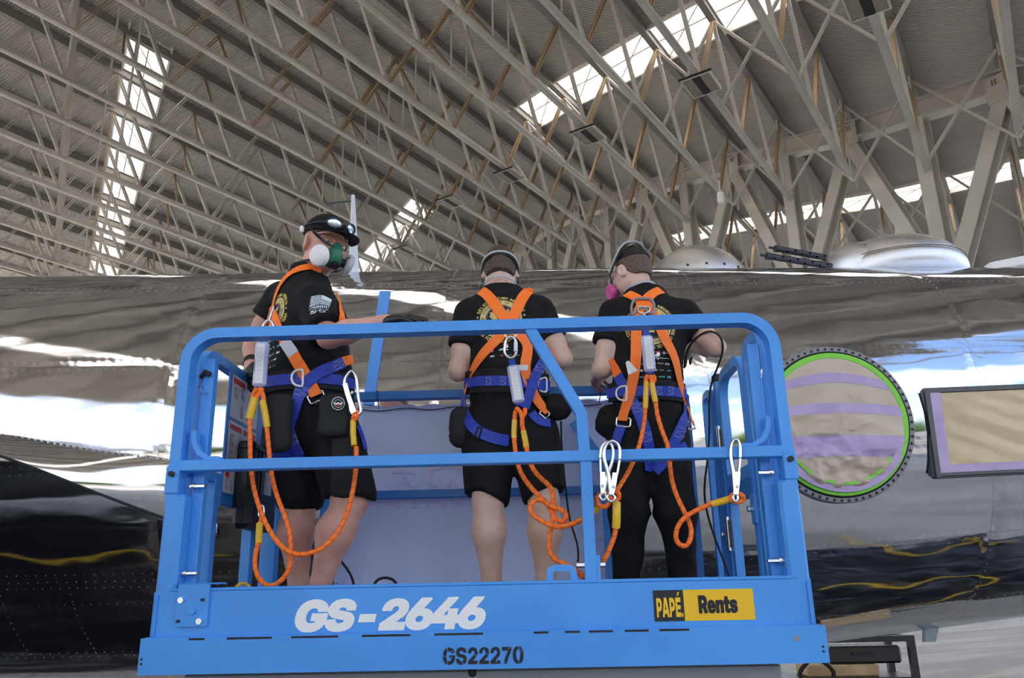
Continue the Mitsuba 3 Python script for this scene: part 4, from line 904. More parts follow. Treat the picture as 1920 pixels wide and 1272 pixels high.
# ---------------------------------------------------------------- people: smooth bodies from a field, then clothes
def surface_nets(f, lo, hi, h):
    lo, hi = np.asarray(lo, float), np.asarray(hi, float); n = np.ceil((hi - lo) / h).astype(int) + 1
    g = [lo[k] + h * np.arange(n[k]) for k in range(3)]
    X, Y, Z = np.meshgrid(*g, indexing='ij'); D = f(np.stack([X, Y, Z], -1).reshape(-1, 3)).reshape(n)
    D = np.where(np.abs(D) < 1e-9, 1e-9, D); S = D < 0
    c = np.zeros(n - 1, int)
    for a in (0, 1):
        for b in (0, 1):
            for d in (0, 1): c += S[a:n[0] - 1 + a, b:n[1] - 1 + b, d:n[2] - 1 + d]
    act = (c > 0) & (c < 8); idx = np.full(act.shape, -1); idx[act] = np.arange(act.sum()); ci = np.argwhere(act)
    acc, cnt = np.zeros((len(ci), 3)), np.zeros(len(ci))
    cor = [np.array(v) for v in np.ndindex(2, 2, 2)]
    for u in cor:
        for k in range(3):
            if u[k]: continue
            w = u.copy(); w[k] = 1
            i0, i1 = ci + u, ci + w; d0, d1 = D[tuple(i0.T)], D[tuple(i1.T)]; m = (d0 < 0) != (d1 < 0)
            t = d0 / (d0 - d1 + 1e-30); p = u[None] + 0.0; p = np.repeat(p, len(ci), 0); p[:, k] += t
            acc[m] += p[m]; cnt[m] += 1
    V = lo + h * (ci + acc / cnt[:, None]); F = []
    for k in range(3):
        i, j = (k + 1) % 3, (k + 2) % 3
        sl0, sl1 = [slice(None)] * 3, [slice(None)] * 3
        sl0[k], sl1[k] = slice(0, -1), slice(1, None)
        a, b = S[tuple(sl0)], S[tuple(sl1)]
        e = np.argwhere(a != b); ok = (e[:, i] > 0) & (e[:, j] > 0) & (e[:, i] < n[i] - 1) & (e[:, j] < n[j] - 1); e = e[ok]
        flip = a[tuple(e.T)]
        q = []
        for di, dj in ((1, 1), (0, 1), (0, 0), (1, 0)):
            o = e.copy(); o[:, i] -= di; o[:, j] -= dj; q.append(idx[tuple(o.T)])
        q = np.stack(q, 1); q[~flip] = q[~flip][:, ::-1]; F.append(q)
    F = np.vstack(F); F = F[(F >= 0).all(1)]
    m = trimesh.Trimesh(V, np.vstack([F[:, [0, 1, 2]], F[:, [0, 2, 3]]]), process=False)
    return m

class Field:
    def __init__(self, k=0.03): self.p, self.k, self.sub, self.cut = [], k, [], []
    def cone(self, p0, r0, p1, r1, f=None, fk=1.0, k=None):
        self.p.append((np.asarray(p0, float), float(r0), np.asarray(p1, float), float(r1), None if f is None else unit(f), fk, k)); return self
    def ball(self, p, r, f=None, fk=1.0, k=None): return self.cone(p, r, np.asarray(p, float) + 1e-5, r, f, fk, k)
    def ell(self, p, axes, radii, k=None): self.p.append((np.asarray(p, float), np.array([unit(a) for a in axes]), np.asarray(radii, float), k)); return self
    def carve(self, p, axes, radii, k=0.01): self.sub.append((np.asarray(p, float), np.array([unit(a) for a in axes]), np.asarray(radii, float), k)); return self
    def plane(self, p, n): self.cut.append((np.asarray(p, float), unit(n))); return self      # keeps what lies against n
    @staticmethod
    def _ell(P, q):
        d = (P - q[0]) @ q[1].T / q[2]; r = np.linalg.norm(d, axis=1); r2 = np.linalg.norm(d / q[2], axis=1); return r * (r - 1) / np.maximum(r2, 1e-9)
    def __call__(self, P):
        out = None
        for q in self.p:
            if len(q) == 4: d, k = self._ell(P, q), q[3]
            else:
                p0, r0, p1, r1, f, fk, k = q; v, b = P - p0, p1 - p0
                if f is not None and fk != 1: v = v + (1 / fk - 1) * (v @ f)[:, None] * f; b = b + (1 / fk - 1) * (b @ f) * f
                t = np.clip(v @ b / max(b @ b, 1e-12), 0, 1); d = np.linalg.norm(v - t[:, None] * b, axis=1) - (r0 + (r1 - r0) * t)
                if fk < 1: d = d * (0.5 + 0.5 * fk)
            k = self.k if k is None else k
            if out is None: out = d
            else: h = np.clip(0.5 + 0.5 * (d - out) / k, 0, 1); out = d * (1 - h) + out * h - k * h * (1 - h)
        for q in self.sub:
            d = -self._ell(P, q); k = q[3]; h = np.clip(0.5 - 0.5 * (d - out) / k, 0, 1); out = d * (1 - h) + out * h + k * h * (1 - h)
        for p, n in self.cut: out = np.maximum(out, (P - p) @ n)
        return out
    def mesh(self, h, pad=0.03, noise=None):
        L, U = [], []
        for q in self.p:
            if len(q) == 4: L.append(q[0] - q[2].max()); U.append(q[0] + q[2].max())
            else: L += [q[0] - q[1], q[2] - q[3]]; U += [q[0] + q[1], q[2] + q[3]]
        f = self if noise is None else (lambda P: self(P) + noise(P))
        return surface_nets(f, np.min(L, 0) - pad, np.max(U, 0) + pad, h)

def mfd(m): return m3.Manifold(m3.Mesh(np.asarray(m.vertices, np.float32), np.asarray(m.faces, np.uint32)))
def unmfd(M):
    q = M.to_mesh(); return trimesh.Trimesh(q.vert_properties[:, :3], q.tri_verts, process=False)
def fuse(a, b):
    try:
        M = mfd(a) + mfd(b)
        if M.status() == m3.Error.NoError and M.num_tri() > 100: return unmfd(M)
    except Exception: pass
    return cat([a, b])

def folds(sx=9.0, sz=14.0, amp=0.006, seed=0, axis=(0.3, 0.2, 1.0)):
    ax = unit(axis)
    def fn(P):
        w = P @ ax; q = np.stack([P[:, 0] * sx, P[:, 1] * sx, w * sz], -1) + seed * 5.1
        return amp * ((1 - np.abs(2 * meshkit.fbm(q, 2, seed) - 1)) - 0.6)
    return fn

DECK = 1.46
def rot(v, axis, deg):
    return trimesh.transformations.rotation_matrix(math.radians(deg), axis)[:3, :3] @ np.asarray(v, float)

def head_field(c, F, U, s=1.0):                              # c: middle of the head; F forward; U up
    F = unit(F); U = unit(np.asarray(U) - F * (np.asarray(U) @ F)); S = np.cross(F, U); ax = [S, F, U]; c = np.asarray(c)
    def L(x, y, z): return c + s * (x * S + y * F + z * U)
    f = Field(0.022 * s)
    f.ell(L(0, -.012, .030), ax, np.array([.077, .098, .088]) * s)               # skull
    f.ell(L(0, .018, -.030), ax, np.array([.066, .074, .080]) * s)               # face
    f.ell(L(0, .046, -.082), ax, np.array([.040, .040, .034]) * s)               # chin
    for q in (-1, 1): f.ell(L(q * .050, .020, -.055), ax, np.array([.022, .045, .038]) * s); f.ell(L(q * .036, .074, .026), ax, np.array([.030, .016, .012]) * s, .012); f.ell(L(q * .045, .062, -.018), ax, np.array([.022, .022, .018]) * s, .015)
    f.cone(L(0, .086, .012), .010 * s, L(0, .112, -.030), .014 * s, k=.012); f.ell(L(0, .100, -.034), ax, np.array([.020, .014, .010]) * s, .01)
    f.ell(L(0, .080, -.064), ax, np.array([.028, .014, .008]) * s, .008); f.ell(L(0, .078, -.076), ax, np.array([.024, .014, .008]) * s, .008)
    for q in (-1, 1): f.carve(L(q * .033, .098, .008), ax, np.array([.019, .020, .012]) * s, .012)
    for q in (-1, 1):                                        # ears
        e = L(q * .083, -.012, -.008); ea = [unit(S * q + F * -.5), unit(F + S * q * .5), U]
        f.ell(e, ea, np.array([.010, .022, .034]) * s, .008); f.carve(e + (S * q * .011 + F * .002) * s, ea, np.array([.008, .012, .020]) * s, .006)
    return f, L, (S, F, U)

def finish_person(key, body, head, skin):
    k = add('body', fuse(body, head), skin, key, smooth=True)
    return k

def hair_mesh(c, ax, L, s, grow=0.012, front=0.03, nape=-0.06, h=0.005, seed=1, top=0.0, tilt=0.0):
    S, F, U = ax; f = Field(0.02)
    f.ell(L(0, -.012, .030), [S, F, U], np.array([.077 + grow * .7, .098 + grow, .090 + grow + top]) * s); f.ell(L(0, -.040, -.02), [S, F, U], np.array([.066 + grow * .5, .062 + grow * .5, .07]) * s)
    f.plane(L(0, front, .03), unit(F * 1.0 - U * 0.9)); f.plane(L(0, -.09, nape), unit(-U + F * tilt))
    def nz(P): return 0.007 * (meshkit.fbm(P * np.array([150, 150, 60]), 2, seed) - .5)
    return f.mesh(h * 0.7, noise=nz)

def hand_field(wrist, D, Nn, s=1.0, curl=20, spread=6, thumb=1, k=0.008):  # D: along the fingers, Nn: out of the back of the hand
    D = unit(D); Nn = unit(np.asarray(Nn) - D * (np.asarray(Nn) @ D)); X = np.cross(D, Nn) * thumb
    f = Field(k * s); w = np.asarray(wrist)
    f.cone(w - D * .02 * s, .026 * s, w + D * .02 * s, .030 * s, Nn, .7)
    f.cone(w + (D * .03 + X * .022) * s, .020 * s, w + (D * .078 + X * .028) * s, .016 * s, Nn, .85); f.cone(w + (D * .03 - X * .022) * s, .020 * s, w + (D * .072 - X * .026) * s, .015 * s, Nn, .85); f.cone(w + D * .03 * s, .024 * s, w + D * .078 * s, .018 * s, Nn, .75)
    for i, (o, ln) in enumerate(((.030, .072), (.010, .080), (-.010, .075), (-.029, .060))):
        p = w + (D * (.078 - abs(o - .005) * .25) + X * o) * s; d = unit(D + X * math.tan(math.radians(spread)) * o / .02); r = (.0092, .0094, .0090, .0080)[i]
        bend = 0
        for jn, part in enumerate((.45, .31, .24)):
            bend += curl * (0.8, 1.1, 0.8)[jn] * (1 + .08 * i); dd = math.cos(math.radians(bend)) * d - math.sin(math.radians(bend)) * Nn
            q = p + dd * ln * part * s; f.cone(p, r * s * (1 - .06 * jn), q, r * s * (1 - .06 * (jn + 1)), k=.004); p = q
    p = w + (D * .018 + X * .030) * s; d = unit(D * .75 + X * .65 - Nn * .25)
    for ln, r in ((.040, .0125), (.032, .0108), (.026, .0095)):
        q = p + d * ln * s; f.cone(p, r * s, q, r * .92 * s, k=.006); p = q; d = unit(d + D * .25 - Nn * .12)
    return f

def shoe(p, D, s=1.0):
    D = unit(np.array([D[0], D[1], 0])); X = np.cross(D, Zv); f = Field(.03); p = np.array([p[0], p[1], DECK])
    f.ell(p + D * .02 + Zv * .045, [X, D, Zv], [.042, .075, .060]); f.ell(p + D * .13 + Zv * .030, [X, D, Zv], [.046, .085, .042]); f.plane(p + Zv * .004, -Zv); return f.mesh(.008)


def smin(a, b, k):
    h = np.clip(0.5 + 0.5 * (b - a) / k, 0, 1); return b * (1 - h) + a * h - k * h * (1 - h)
def tee_fn(t, arms, neckp, nn, r0, r1, ws):
    sl_ = []
    for (s_, e_), w_ in zip(arms, ws):
        q = Field(.02); q.cone(s_, r0, s_ * (1 - w_) + e_ * w_ + unit(e_ - s_) * .05, r1); q.plane(s_ * (1 - w_) + e_ * w_, unit(e_ - s_)); sl_.append(q)
    def fn(P):
        d = np.maximum(t(P), (P - neckp) @ unit(np.asarray(nn, float)))
        for q in sl_: d = smin(d, q(P), .022)
        return d
    return fn

PEOPLE = {}
# ------------------------------------------------------------ second person: back view, head bowed
def person_back():
    key = thing('person', 'middle person in black shorts seen from behind, grey strap round brown hair', 'person')
    f = np.array([0.02, 1, 0]); sx = np.array([1, -.02, 0.0]); pelvis, waist, chest = at(954, 795, 3.46), at(953, 722, 3.45), at(948, 625, 3.48)
    neck, hc = at(938, 553, 3.56), at(938, 512, 3.63); sl, sr = at(884, 590, 3.50), at(1008, 586, 3.50)
    el, er = at(859, 697, 3.46), at(1055, 672, 3.48); wl, wr = at(893, 690, 3.80), at(1030, 668, 3.82); hl, hr = at(900, 668, 3.95), at(1022, 655, 3.96)
    hipl, hipr, kl, kr = at(912, 822, 3.45), at(1000, 822, 3.45), at(915, 945, 3.42), at(1020, 945, 3.41)
    al, ar = at(923, 1108, 3.50), at(1024, 1108, 3.49); al[2], ar[2] = DECK + .09, DECK + .09
    b = Field(.035); up_ = unit(chest - waist)
    b.cone(pelvis, .165, waist, .150, f, .72); b.cone(waist, .150, chest, .165, f, .72); b.cone(chest, .160, at(942, 580, 3.52), .12, f, .70); b.cone(sl, .065, sr, .065, k=.06)
    b.cone(neck - Zv * .05, .062, hc, .055, k=.03)
    for s_, e_, w_, h_ in ((sl, el, wl, hl), (sr, er, wr, hr)):
        b.cone(s_, .062, s_ * .35 + e_ * .65, .050, k=.03); b.cone(s_ * .35 + e_ * .65, .051, e_, .043, k=.02); b.cone(e_, .043, e_ * .65 + w_ * .35, .044, k=.02); b.cone(e_ * .65 + w_ * .35, .044, w_, .028, k=.02); b.cone(w_, .028, h_, .035, k=.02)
    for hp, kn, an in ((hipl, kl, al), (hipr, kr, ar)):
        b.cone(hp, .095, kn, .062, k=.05); m_ = kn * .70 + an * .30 + np.array([0, -.018, 0]); b.cone(kn, .060, m_, .066, k=.03); b.cone(m_, .066, an * .82 + kn * .18, .040, k=.04); b.cone(an * .82 + kn * .18, .039, an, .036, k=.02); b.cone(an - Zv * .05, .035, an + f * .14 - Zv * .06, .03, k=.03)
    Fh = unit(np.array([-.03, .93, -.36])); Uh = np.array([0, .36, .93]); hf, L, ax = head_field(hc, Fh, Uh, 0.98); hf.cone(hc - ax[1] * .02 - Zv * .02, .056, neck - Zv * .06, .062, k=.03)
    body = b.mesh(.011); head = hf.mesh(.0048)
    bk = add('body', fuse(body, head), 'm_skin', key, smooth=True)
    add('hair', hair_mesh(hc, ax, L, .98, .013, .045, -.055), 'm_hair_brown', key, smooth=True)
    # t-shirt
    t = Field(.03); t.cone(at(953, 748, 3.45), .168, waist, .163, f, .74); t.cone(waist, .163, chest, .176, f, .74); t.cone(chest, .172, at(940, 572, 3.53), .125, f, .72); t.cone(sl, .076, sr, .076, k=.06); t.cone(at(940, 580, 3.53), .10, neck - Zv * .012, .078, k=.05)
    tee = tee_fn(t, ((sl, el), (sr, er)), neck + Zv * .012, (0, .25, 1), .076, .080, (.60, .60))
    sh = surface_nets(lambda P: tee(P) + folds(7, 9, .010, 3, (.5, .1, 1))(P), np.min([sl, sr, pelvis, neck], 0) - [.14, .2, .12], np.max([sl, sr, neck], 0) + [.14, .2, .08], .0095)
    ts = add('tshirt', sh, 'm_tee', key, smooth=True)
    # shorts
    q = Field(.035); q.cone(at(955, 790, 3.46), .183, at(954, 735, 3.455), .166, f, .76); 
    for hp, kn in ((hipl, kl), (hipr, kr)): q.cone(hp, .118, kn + Zv * .03, .094, k=.045)
    for kn in (kl, kr): pass
    hem = min(kl[2], kr[2]) + .012
    def shorts(P):
        d = q(P) ; d = np.maximum(d, (hem - P[:, 2]) - .25 * (P[:, 1] - 3.45) + .03 * np.sin(P[:, 0] * 16)); return np.maximum(d, P[:, 2] - (waist[2] - .0))
    so = surface_nets(lambda P: shorts(P) + folds(8, 7, .012, 6, (1, .2, .5))(P), np.min([hipl, kl, kr], 0) - [.16, .22, .10], np.max([hipr, hipl, waist], 0) + [.2, .22, .05], .010)
    sk = add('shorts', so, 'm_shorts', key, smooth=True)
    for an in (al, ar): add('shoe', shoe(an - np.array([0, .02, 0]), f), 'm_dark', key, smooth=True)
    PEOPLE['back'] = dict(key=key, surf=trimesh.util.concatenate([sh, so, body]), tee=sh, teek=ts, hc=hc, ax=ax, L=L, f=f, head=head, wrists=(wl, wr))
    for w_, h_, th_ in ((wl, hl, 1), (wr, hr, -1)): add('glove', hand_field(w_ + unit(h_ - w_) * .02, h_ - w_, np.array([0, -.2, 1]), .98, 25, 6, th_).mesh(.0038), 'm_glove', key, smooth=True)
    return key

# ------------------------------------------------------------ third person: back view, long trousers, head turned left
def person_trousers():
    key = thing('person', 'person in long black trousers on the right, head turned left, mauve glove', 'person')
    f = np.array([-.06, 1, 0]); pelvis, waist, chest = at(1215, 800, 3.46), at(1214, 725, 3.45), at(1218, 625, 3.48)
    neck, hc = at(1208, 550, 3.54), at(1184, 514, 3.58); sl, sr = at(1152, 590, 3.50), at(1282, 592, 3.48)
    el, er = at(1130, 692, 3.48), at(1343, 652, 3.46); wl, wr = at(1125, 696, 3.66), at(1297, 650, 3.72); hl, hr = at(1119, 712, 3.75), at(1284, 664, 3.83)
    hipl, hipr, kl, kr = at(1178, 830, 3.46), at(1252, 830, 3.46), at(1178, 960, 3.44), at(1268, 960, 3.44)
    al, ar = at(1174, 1108, 3.52), at(1284, 1108, 3.52); al[2], ar[2] = DECK + .09, DECK + .09
    b = Field(.035)
    b.cone(pelvis, .150, waist, .138, f, .72); b.cone(waist, .138, chest, .155, f, .72); b.cone(chest, .150, at(1212, 580, 3.52), .11, f, .70); b.cone(sl, .060, sr, .060, k=.06); b.cone(neck - Zv * .05, .058, hc, .052, k=.03)
    for s_, e_, w_, h_ in ((sl, el, wl, hl), (sr, er, wr, hr)):
        b.cone(s_, .058, s_ * .35 + e_ * .65, .047, k=.03); b.cone(s_ * .35 + e_ * .65, .047, e_, .041, k=.02); b.cone(e_, .042, e_ * .65 + w_ * .35, .043, k=.02); b.cone(e_ * .65 + w_ * .35, .043, w_, .027, k=.02); b.cone(w_, .027, h_, .034, k=.02)
    for hp, kn, an in ((hipl, kl, al), (hipr, kr, ar)):
        b.cone(hp, .080, kn, .046, k=.03); b.cone(kn, .046, an, .032, k=.02); b.cone(an - Zv * .05, .034, an + f * .14 - Zv * .06, .03, k=.03)
    Fh = unit(np.array([-.62, .76, -.26])); Uh = np.array([-.12, .12, 1.0]); hf, L, ax = head_field(hc, Fh, Uh, 0.97); hf.cone(hc - ax[1] * .03 - Zv * .02, .054, neck - Zv * .06, .060, k=.03)
    body = b.mesh(.011); head = hf.mesh(.0048)
    add('body', fuse(body, head), 'm_skin', key, smooth=True)
    add('hair', hair_mesh(hc, ax, L, .97, .011, .062, .046, seed=4, top=.012, tilt=.15), 'm_hair_black', key, smooth=True)
    add('fade', hair_mesh(hc, ax, L, .97, .004, .010, -.050, seed=4), 'm_hair_fade', key, smooth=True, label='closely cropped hair at the nape')
    t = Field(.03); t.cone(at(1214, 745, 3.45), .155, waist, .150, f, .74); t.cone(waist, .150, chest, .166, f, .74); t.cone(chest, .162, at(1212, 575, 3.53), .118, f, .72); t.cone(sl, .070, sr, .070, k=.06); t.cone(at(1212, 580, 3.53), .095, neck - Zv * .012, .074, k=.05)
    tee = tee_fn(t, ((sl, el), (sr, er)), neck + Zv * .012, (0, .25, 1), .070, .078, (.55, .52))
    sh = surface_nets(lambda P: tee(P) + folds(7, 9, .010, 9, (.5, .1, 1))(P), np.min([sl, sr, pelvis, neck], 0) - [.14, .2, .12], np.max([sl, sr, neck], 0) + [.16, .2, .08], .0095)
    ts = add('tshirt', sh, 'm_tee', key, smooth=True)
    q = Field(.035); q.cone(at(1215, 795, 3.46), .165, at(1214, 730, 3.455), .152, f, .76)
    for hp, kn, an in ((hipl, kl, al), (hipr, kr, ar)): q.cone(hp, .100, kn, .082, k=.045); q.cone(kn, .082, an + Zv * .03, .056, k=.04)
    def trs(P): return np.maximum(np.maximum(q(P), P[:, 2] - waist[2]), DECK + .07 - P[:, 2])
    so = surface_nets(lambda P: trs(P) + folds(8, 12, .012, 12, (.6, .2, 1))(P), np.min([hipl, al, ar], 0) - [.16, .22, .10], np.max([hipr, waist, ar], 0) + [.2, .22, .05], .010)
    add('trousers', so, 'm_shorts', key, smooth=True)
    for an in (al, ar): add('shoe', shoe(an - np.array([0, .02, 0]), f), 'm_dark', key, smooth=True)
    g1 = hand_field(wl + unit(hl - wl) * .02, hl - wl, np.array([-.7, -.2, .7]), .98, 30, 6, 1).mesh(.0038); add('glove', g1, 'm_glove_pink', key, smooth=True, label='mauve work glove')
    add('glove', hand_field(wr + unit(hr - wr) * .02, hr - wr, np.array([.2, -.3, .9]), .98, 30, 6, -1).mesh(.0038), 'm_glove', key, smooth=True)
    PEOPLE['trousers'] = dict(key=key, surf=trimesh.util.concatenate([sh, so, body]), tee=sh, teek=ts, hc=hc, ax=ax, L=L, f=f, head=head, arms=(er, wr))
    return key

# ------------------------------------------------------------ first person: turned right, looking back over the shoulder
def person_cap():
    key = thing('person', 'person in black cap and green respirator looking back, gloved hand on the rail', 'person')
    f = unit(np.array([.80, .60, 0])); sd = np.array([f[1], -f[0], 0])       # sd: towards the right shoulder
    pelvis, waist, chest = at(592, 800, 3.40), at(580, 722, 3.38), at(580, 620, 3.40)
    neck, hc = at(576, 520, 3.43), at(608, 462, 3.40); sr, sl = at(592, 565, 3.25), at(528, 560, 3.56)
    er, wr, hr = at(616, 632, 3.12), at(722, 604, 2.985), at(775, 594, 2.925); el, wl, hl = at(478, 640, 3.60), at(471, 685, 3.50), at(470, 705, 3.46)
    hipr, hipl, kr, kl = at(625, 822, 3.33), at(560, 822, 3.48), at(657, 940, 3.30), at(563, 940, 3.50)
    ar, al = at(590, 1108, 3.36), at(560, 1108, 3.55); al[2], ar[2] = DECK + .09, DECK + .09
    b = Field(.035)
    b.cone(pelvis, .165, waist, .168, f, .96); b.cone(waist, .168, chest, .170, f, .92); b.cone(chest, .165, at(574, 570, 3.42), .13, f, .80); b.cone(sl, .068, sr, .068, k=.06); b.cone(neck - Zv * .06, .066, at(600, 490, 3.41), .060, k=.03)
    for s_, e_, w_, h_ in ((sl, el, wl, hl), (sr, er, wr, hr)):
        b.cone(s_, .068, s_ * .35 + e_ * .65, .054, k=.03); b.cone(s_ * .35 + e_ * .65, .053, e_, .046, k=.02); b.cone(e_, .048, e_ * .65 + w_ * .35, .048, k=.02); b.cone(e_ * .65 + w_ * .35, .048, w_, .029, k=.02); b.cone(w_, .027, w_ * .75 + h_ * .25, .022, k=.02)
    for hp, kn, an in ((hipl, kl, al), (hipr, kr, ar)):
        b.cone(hp, .10, kn, .068, k=.05); m_ = kn * .68 + an * .32 + np.array([-.012, -.016, 0]); b.cone(kn, .066, m_, .072, k=.03); b.cone(m_, .072, an * .82 + kn * .18, .042, k=.04); b.cone(an * .82 + kn * .18, .041, an, .038, k=.02); b.cone(an - Zv * .05, .035, an + f * .12 - Zv * .06, .03, k=.03)
    Fh = unit(np.array([.72, -.66, -.27])); Uh = np.array([.25, -.2, 1.0]); hf, L, ax = head_field(hc, Fh, Uh, 1.08); hf.cone(hc - ax[1] * .03 - Zv * .02, .060, neck - Zv * .08, .068, k=.03)
    body = b.mesh(.011); head = hf.mesh(.0044)
    add('body', fuse(body, head), 'm_skin_red', key, smooth=True)
    t = Field(.03); t.cone(at(584, 765, 3.38), .186, waist, .188, f, .98); t.cone(waist, .188, chest, .186, f, .94); t.cone(chest, .182, at(574, 565, 3.42), .138, f, .80); t.cone(sl, .080, sr, .082, k=.06); t.cone(at(574, 565, 3.42), .11, neck + Zv * .01, .084, k=.05)
    tee = tee_fn(t, ((sl, el), (sr, er)), neck + Zv * .050, (.1, 0, 1), .080, .090, (.50, .84))
    sh = surface_nets(lambda P: tee(P) + folds(7, 8, .010, 15, (.6, .4, 1))(P), np.min([sl, sr, pelvis, neck], 0) - [.2, .2, .12], np.max([sl, sr, neck], 0) + [.2, .2, .08], .0095)
    ts = add('tshirt', sh, 'm_tee', key, smooth=True)
    q = Field(.035); q.cone(at(592, 795, 3.40), .190, at(585, 745, 3.385), .184, f, .95)
    for hp, kn in ((hipl, kl), (hipr, kr)): q.cone(hp, .125, kn + Zv * .02, .108, k=.045)
    hem = min(kl[2], kr[2]) + .0
    def shorts(P): return np.maximum(np.maximum(q(P), hem - P[:, 2] + .02 * np.sin(P[:, 0] * 14)), P[:, 2] - (waist[2] - .02))
    so = surface_nets(lambda P: shorts(P) + folds(8, 7, .012, 18, (1, .2, .5))(P), np.min([hipl, kl, kr], 0) - [.2, .24, .10], np.max([hipr, hipl, waist, kr], 0) + [.2, .26, .05], .010)
    add('shorts', so, 'm_shorts', key, smooth=True)
    for an in (al, ar): add('shoe', shoe(an - f * .02, f), 'm_dark', key, smooth=True)
    add('sock', cat([tube([a_ - Zv * .03, a_ + Zv * .02], [.044, .046], 20) for a_ in (al,)]), 'm_dark', key, smooth=True); add('sock', tube([ar - Zv * .03, ar + Zv * .02], [.044, .046], 20), 'm_dark', key, smooth=True)
    gl = hand_field(wr + unit(hr - wr) * .012, hr - wr, np.array([0, -.35, 1]), 1.10, 10, 4, -1); add('glove', gl.mesh(.0036), 'm_glove', key, smooth=True, label='black nitrile glove on the rail')
    add('glove', hand_field(wl, hl - wl, np.array([-.5, -.8, 0]), 1.03, 28, 5, 1).mesh(.0038), 'm_glove', key, smooth=True)
    wt_ = unit(wl - el); add('wristwatch', tube([wl - wt_ * .035, wl - wt_ * .005], .036, 20), 'm_dark', key, smooth=30)
    # cap
    S, F, U = ax; c = Field(.02); c.ell(L(0, -.010, .040), ax, np.array([.092, .112, .104]) * 1.06); c.plane(L(0, 0, .046), unit(-U + F * .10))
    cap = add('cap', c.mesh(.005), 'm_cap', key, smooth=True)
    uu, vv = np.meshgrid(np.linspace(-1, 1, 40), np.linspace(0, 1, 14), indexing='ij'); P = []
    for u_, v_ in zip(uu.ravel(), vv.ravel()):
        an_ = u_ * 1.15; r0, r1 = .100, .100 + .075 * math.cos(u_ * 1.35) ** .8; r_ = r0 + (r1 - r0) * v_
        P.append(L(.94 * r_ * math.sin(an_) * .92, r_ * math.cos(an_) * 1.06, 0.060 - .010 * v_ - .026 * (math.sin(an_)) ** 2))
    P = np.array(P); I, J = np.meshgrid(np.arange(39), np.arange(13), indexing='ij'); a = I * 14 + J; nb = len(P)
    fa = np.stack([a, a + 1, a + 15, a + 14], -1).reshape(-1, 4); P2 = np.vstack([P, P - U * .004]); fs = []
    for i in range(39): fs.append([i * 14 + 13, (i + 1) * 14 + 13, nb + (i + 1) * 14 + 13, nb + i * 14 + 13])
    add('brim', (P2, np.vstack([fa, fa[:, ::-1] + nb, np.array(fs)])), 'm_cap', cap, smooth=40)
    # mirrored glasses pushed up on the cap
    gk = add('glasses', cat([tube([L(q * .062, .094, .082), L(q * .086, .05, .078), L(q * .092, -.02, .070), L(q * .084, -.07, .060)], .004, 8) for q in (-1, 1)] + [tube([L(-.012, .116, .088), L(.012, .116, .088)], .0045, 8)]), 'm_glasses', key, smooth=True)
    for q in (-1, 1):
        m = trimesh.creation.icosphere(3, 1.0); m.vertices = m.vertices * np.array([.034, .007, .0215]); v = m.vertices; nn = unit(F + S * q * .50); sx_ = np.cross(nn, U); v = np.outer(v[:, 0], -sx_) + np.outer(v[:, 1], nn) + np.outer(v[:, 2], U) + L(q * .040, .111, .084)
        add('lens', trimesh.Trimesh(v, m.faces, process=False), 'm_mirror', gk, smooth=True)
        loop = [L(q * .040, .113, .084) + (-sx_) * .035 * math.cos(a_) + U * .0225 * math.sin(a_) + nn * .002 for a_ in np.linspace(0, 2 * np.pi, 33)[:-1]]; add('rim', tube(loop, .0034, 8, closed=True), 'm_glasses', gk, smooth=True)
    # eyes
    for q in (-1, 1):
        e_ = L(q * .033, .0775, .008); ey = add('eye', trimesh.creation.icosphere(3, .0122).apply_translation(e_), 'm_eye', key, smooth=True); gd = unit(EYE - e_) * .6 + F * .5
        add('iris', trimesh.creation.icosphere(2, .0062).apply_translation(e_ + unit(gd) * .0078), 'm_iris', ey, smooth=True)
        lid = Field(.004); lid.ell(e_ + F * .001 + U * .0065, ax, np.array([.0165, .0140, .0085])); lid.ell(e_ + F * .0005 - U * .009, ax, np.array([.015, .0125, .0055])); add('eyelid', lid.mesh(.0022, pad=.008), 'm_skin_red', ey, smooth=True)
        add('eyebrow', tube([L(q * .018, .100, .030), L(q * .036, .100, .033), L(q * .054, .086, .028)], [.0018, .0026, .0014], 8), 'm_hair_grey', key, smooth=True)
    # half mask respirator
    rk = add('respirator', None or (lambda g: g.mesh(.004))(Field(.015).ell(L(0, .100, -.038), ax, [.030, .034, .040]).ell(L(0, .088, -.062), ax, [.044, .044, .040]).ell(L(0, .098, -.004), ax, [.014, .020, .020])), 'm_mask_green', key, smooth=True, label='green half mask respirator')
    for q in (-1, 1):
        nn = unit(S * q * .92 + F * .30 - U * .16); o = L(q * .072, .102, -.066); sx_ = unit(np.cross(nn, U)); uy = np.cross(sx_, nn)
        prof = [(0, .018), (.030, .017), (.046, .011), (.053, .001), (.053, -.008), (.044, -.016), (0, -.018)]
        V, Fq = [], []
        for i in range(40):
            a_ = 2 * np.pi * i / 40; V += [o + (sx_ * math.cos(a_) * 1.02 + uy * math.sin(a_) * .96) * r_ + nn * z_ for r_, z_ in prof]
        for i in range(40):
            k_ = (i + 1) % 40
            for j in range(6): Fq.append([i * 7 + j, i * 7 + j + 1, k_ * 7 + j + 1, k_ * 7 + j])
        add('filter', (np.array(V), np.array(Fq)), 'm_filter' if q == 1 else 'm_filter_grey', rk, smooth=45)
        add('inlet', tube([L(q * .030, .098, -.062), o - nn * .010], .020, 16), 'm_dark', rk, smooth=30)
    add('valve', tube([L(0, .112, -.080), L(0, .130, -.094)], [.022, .018], 20), 'm_dark', rk, smooth=30)
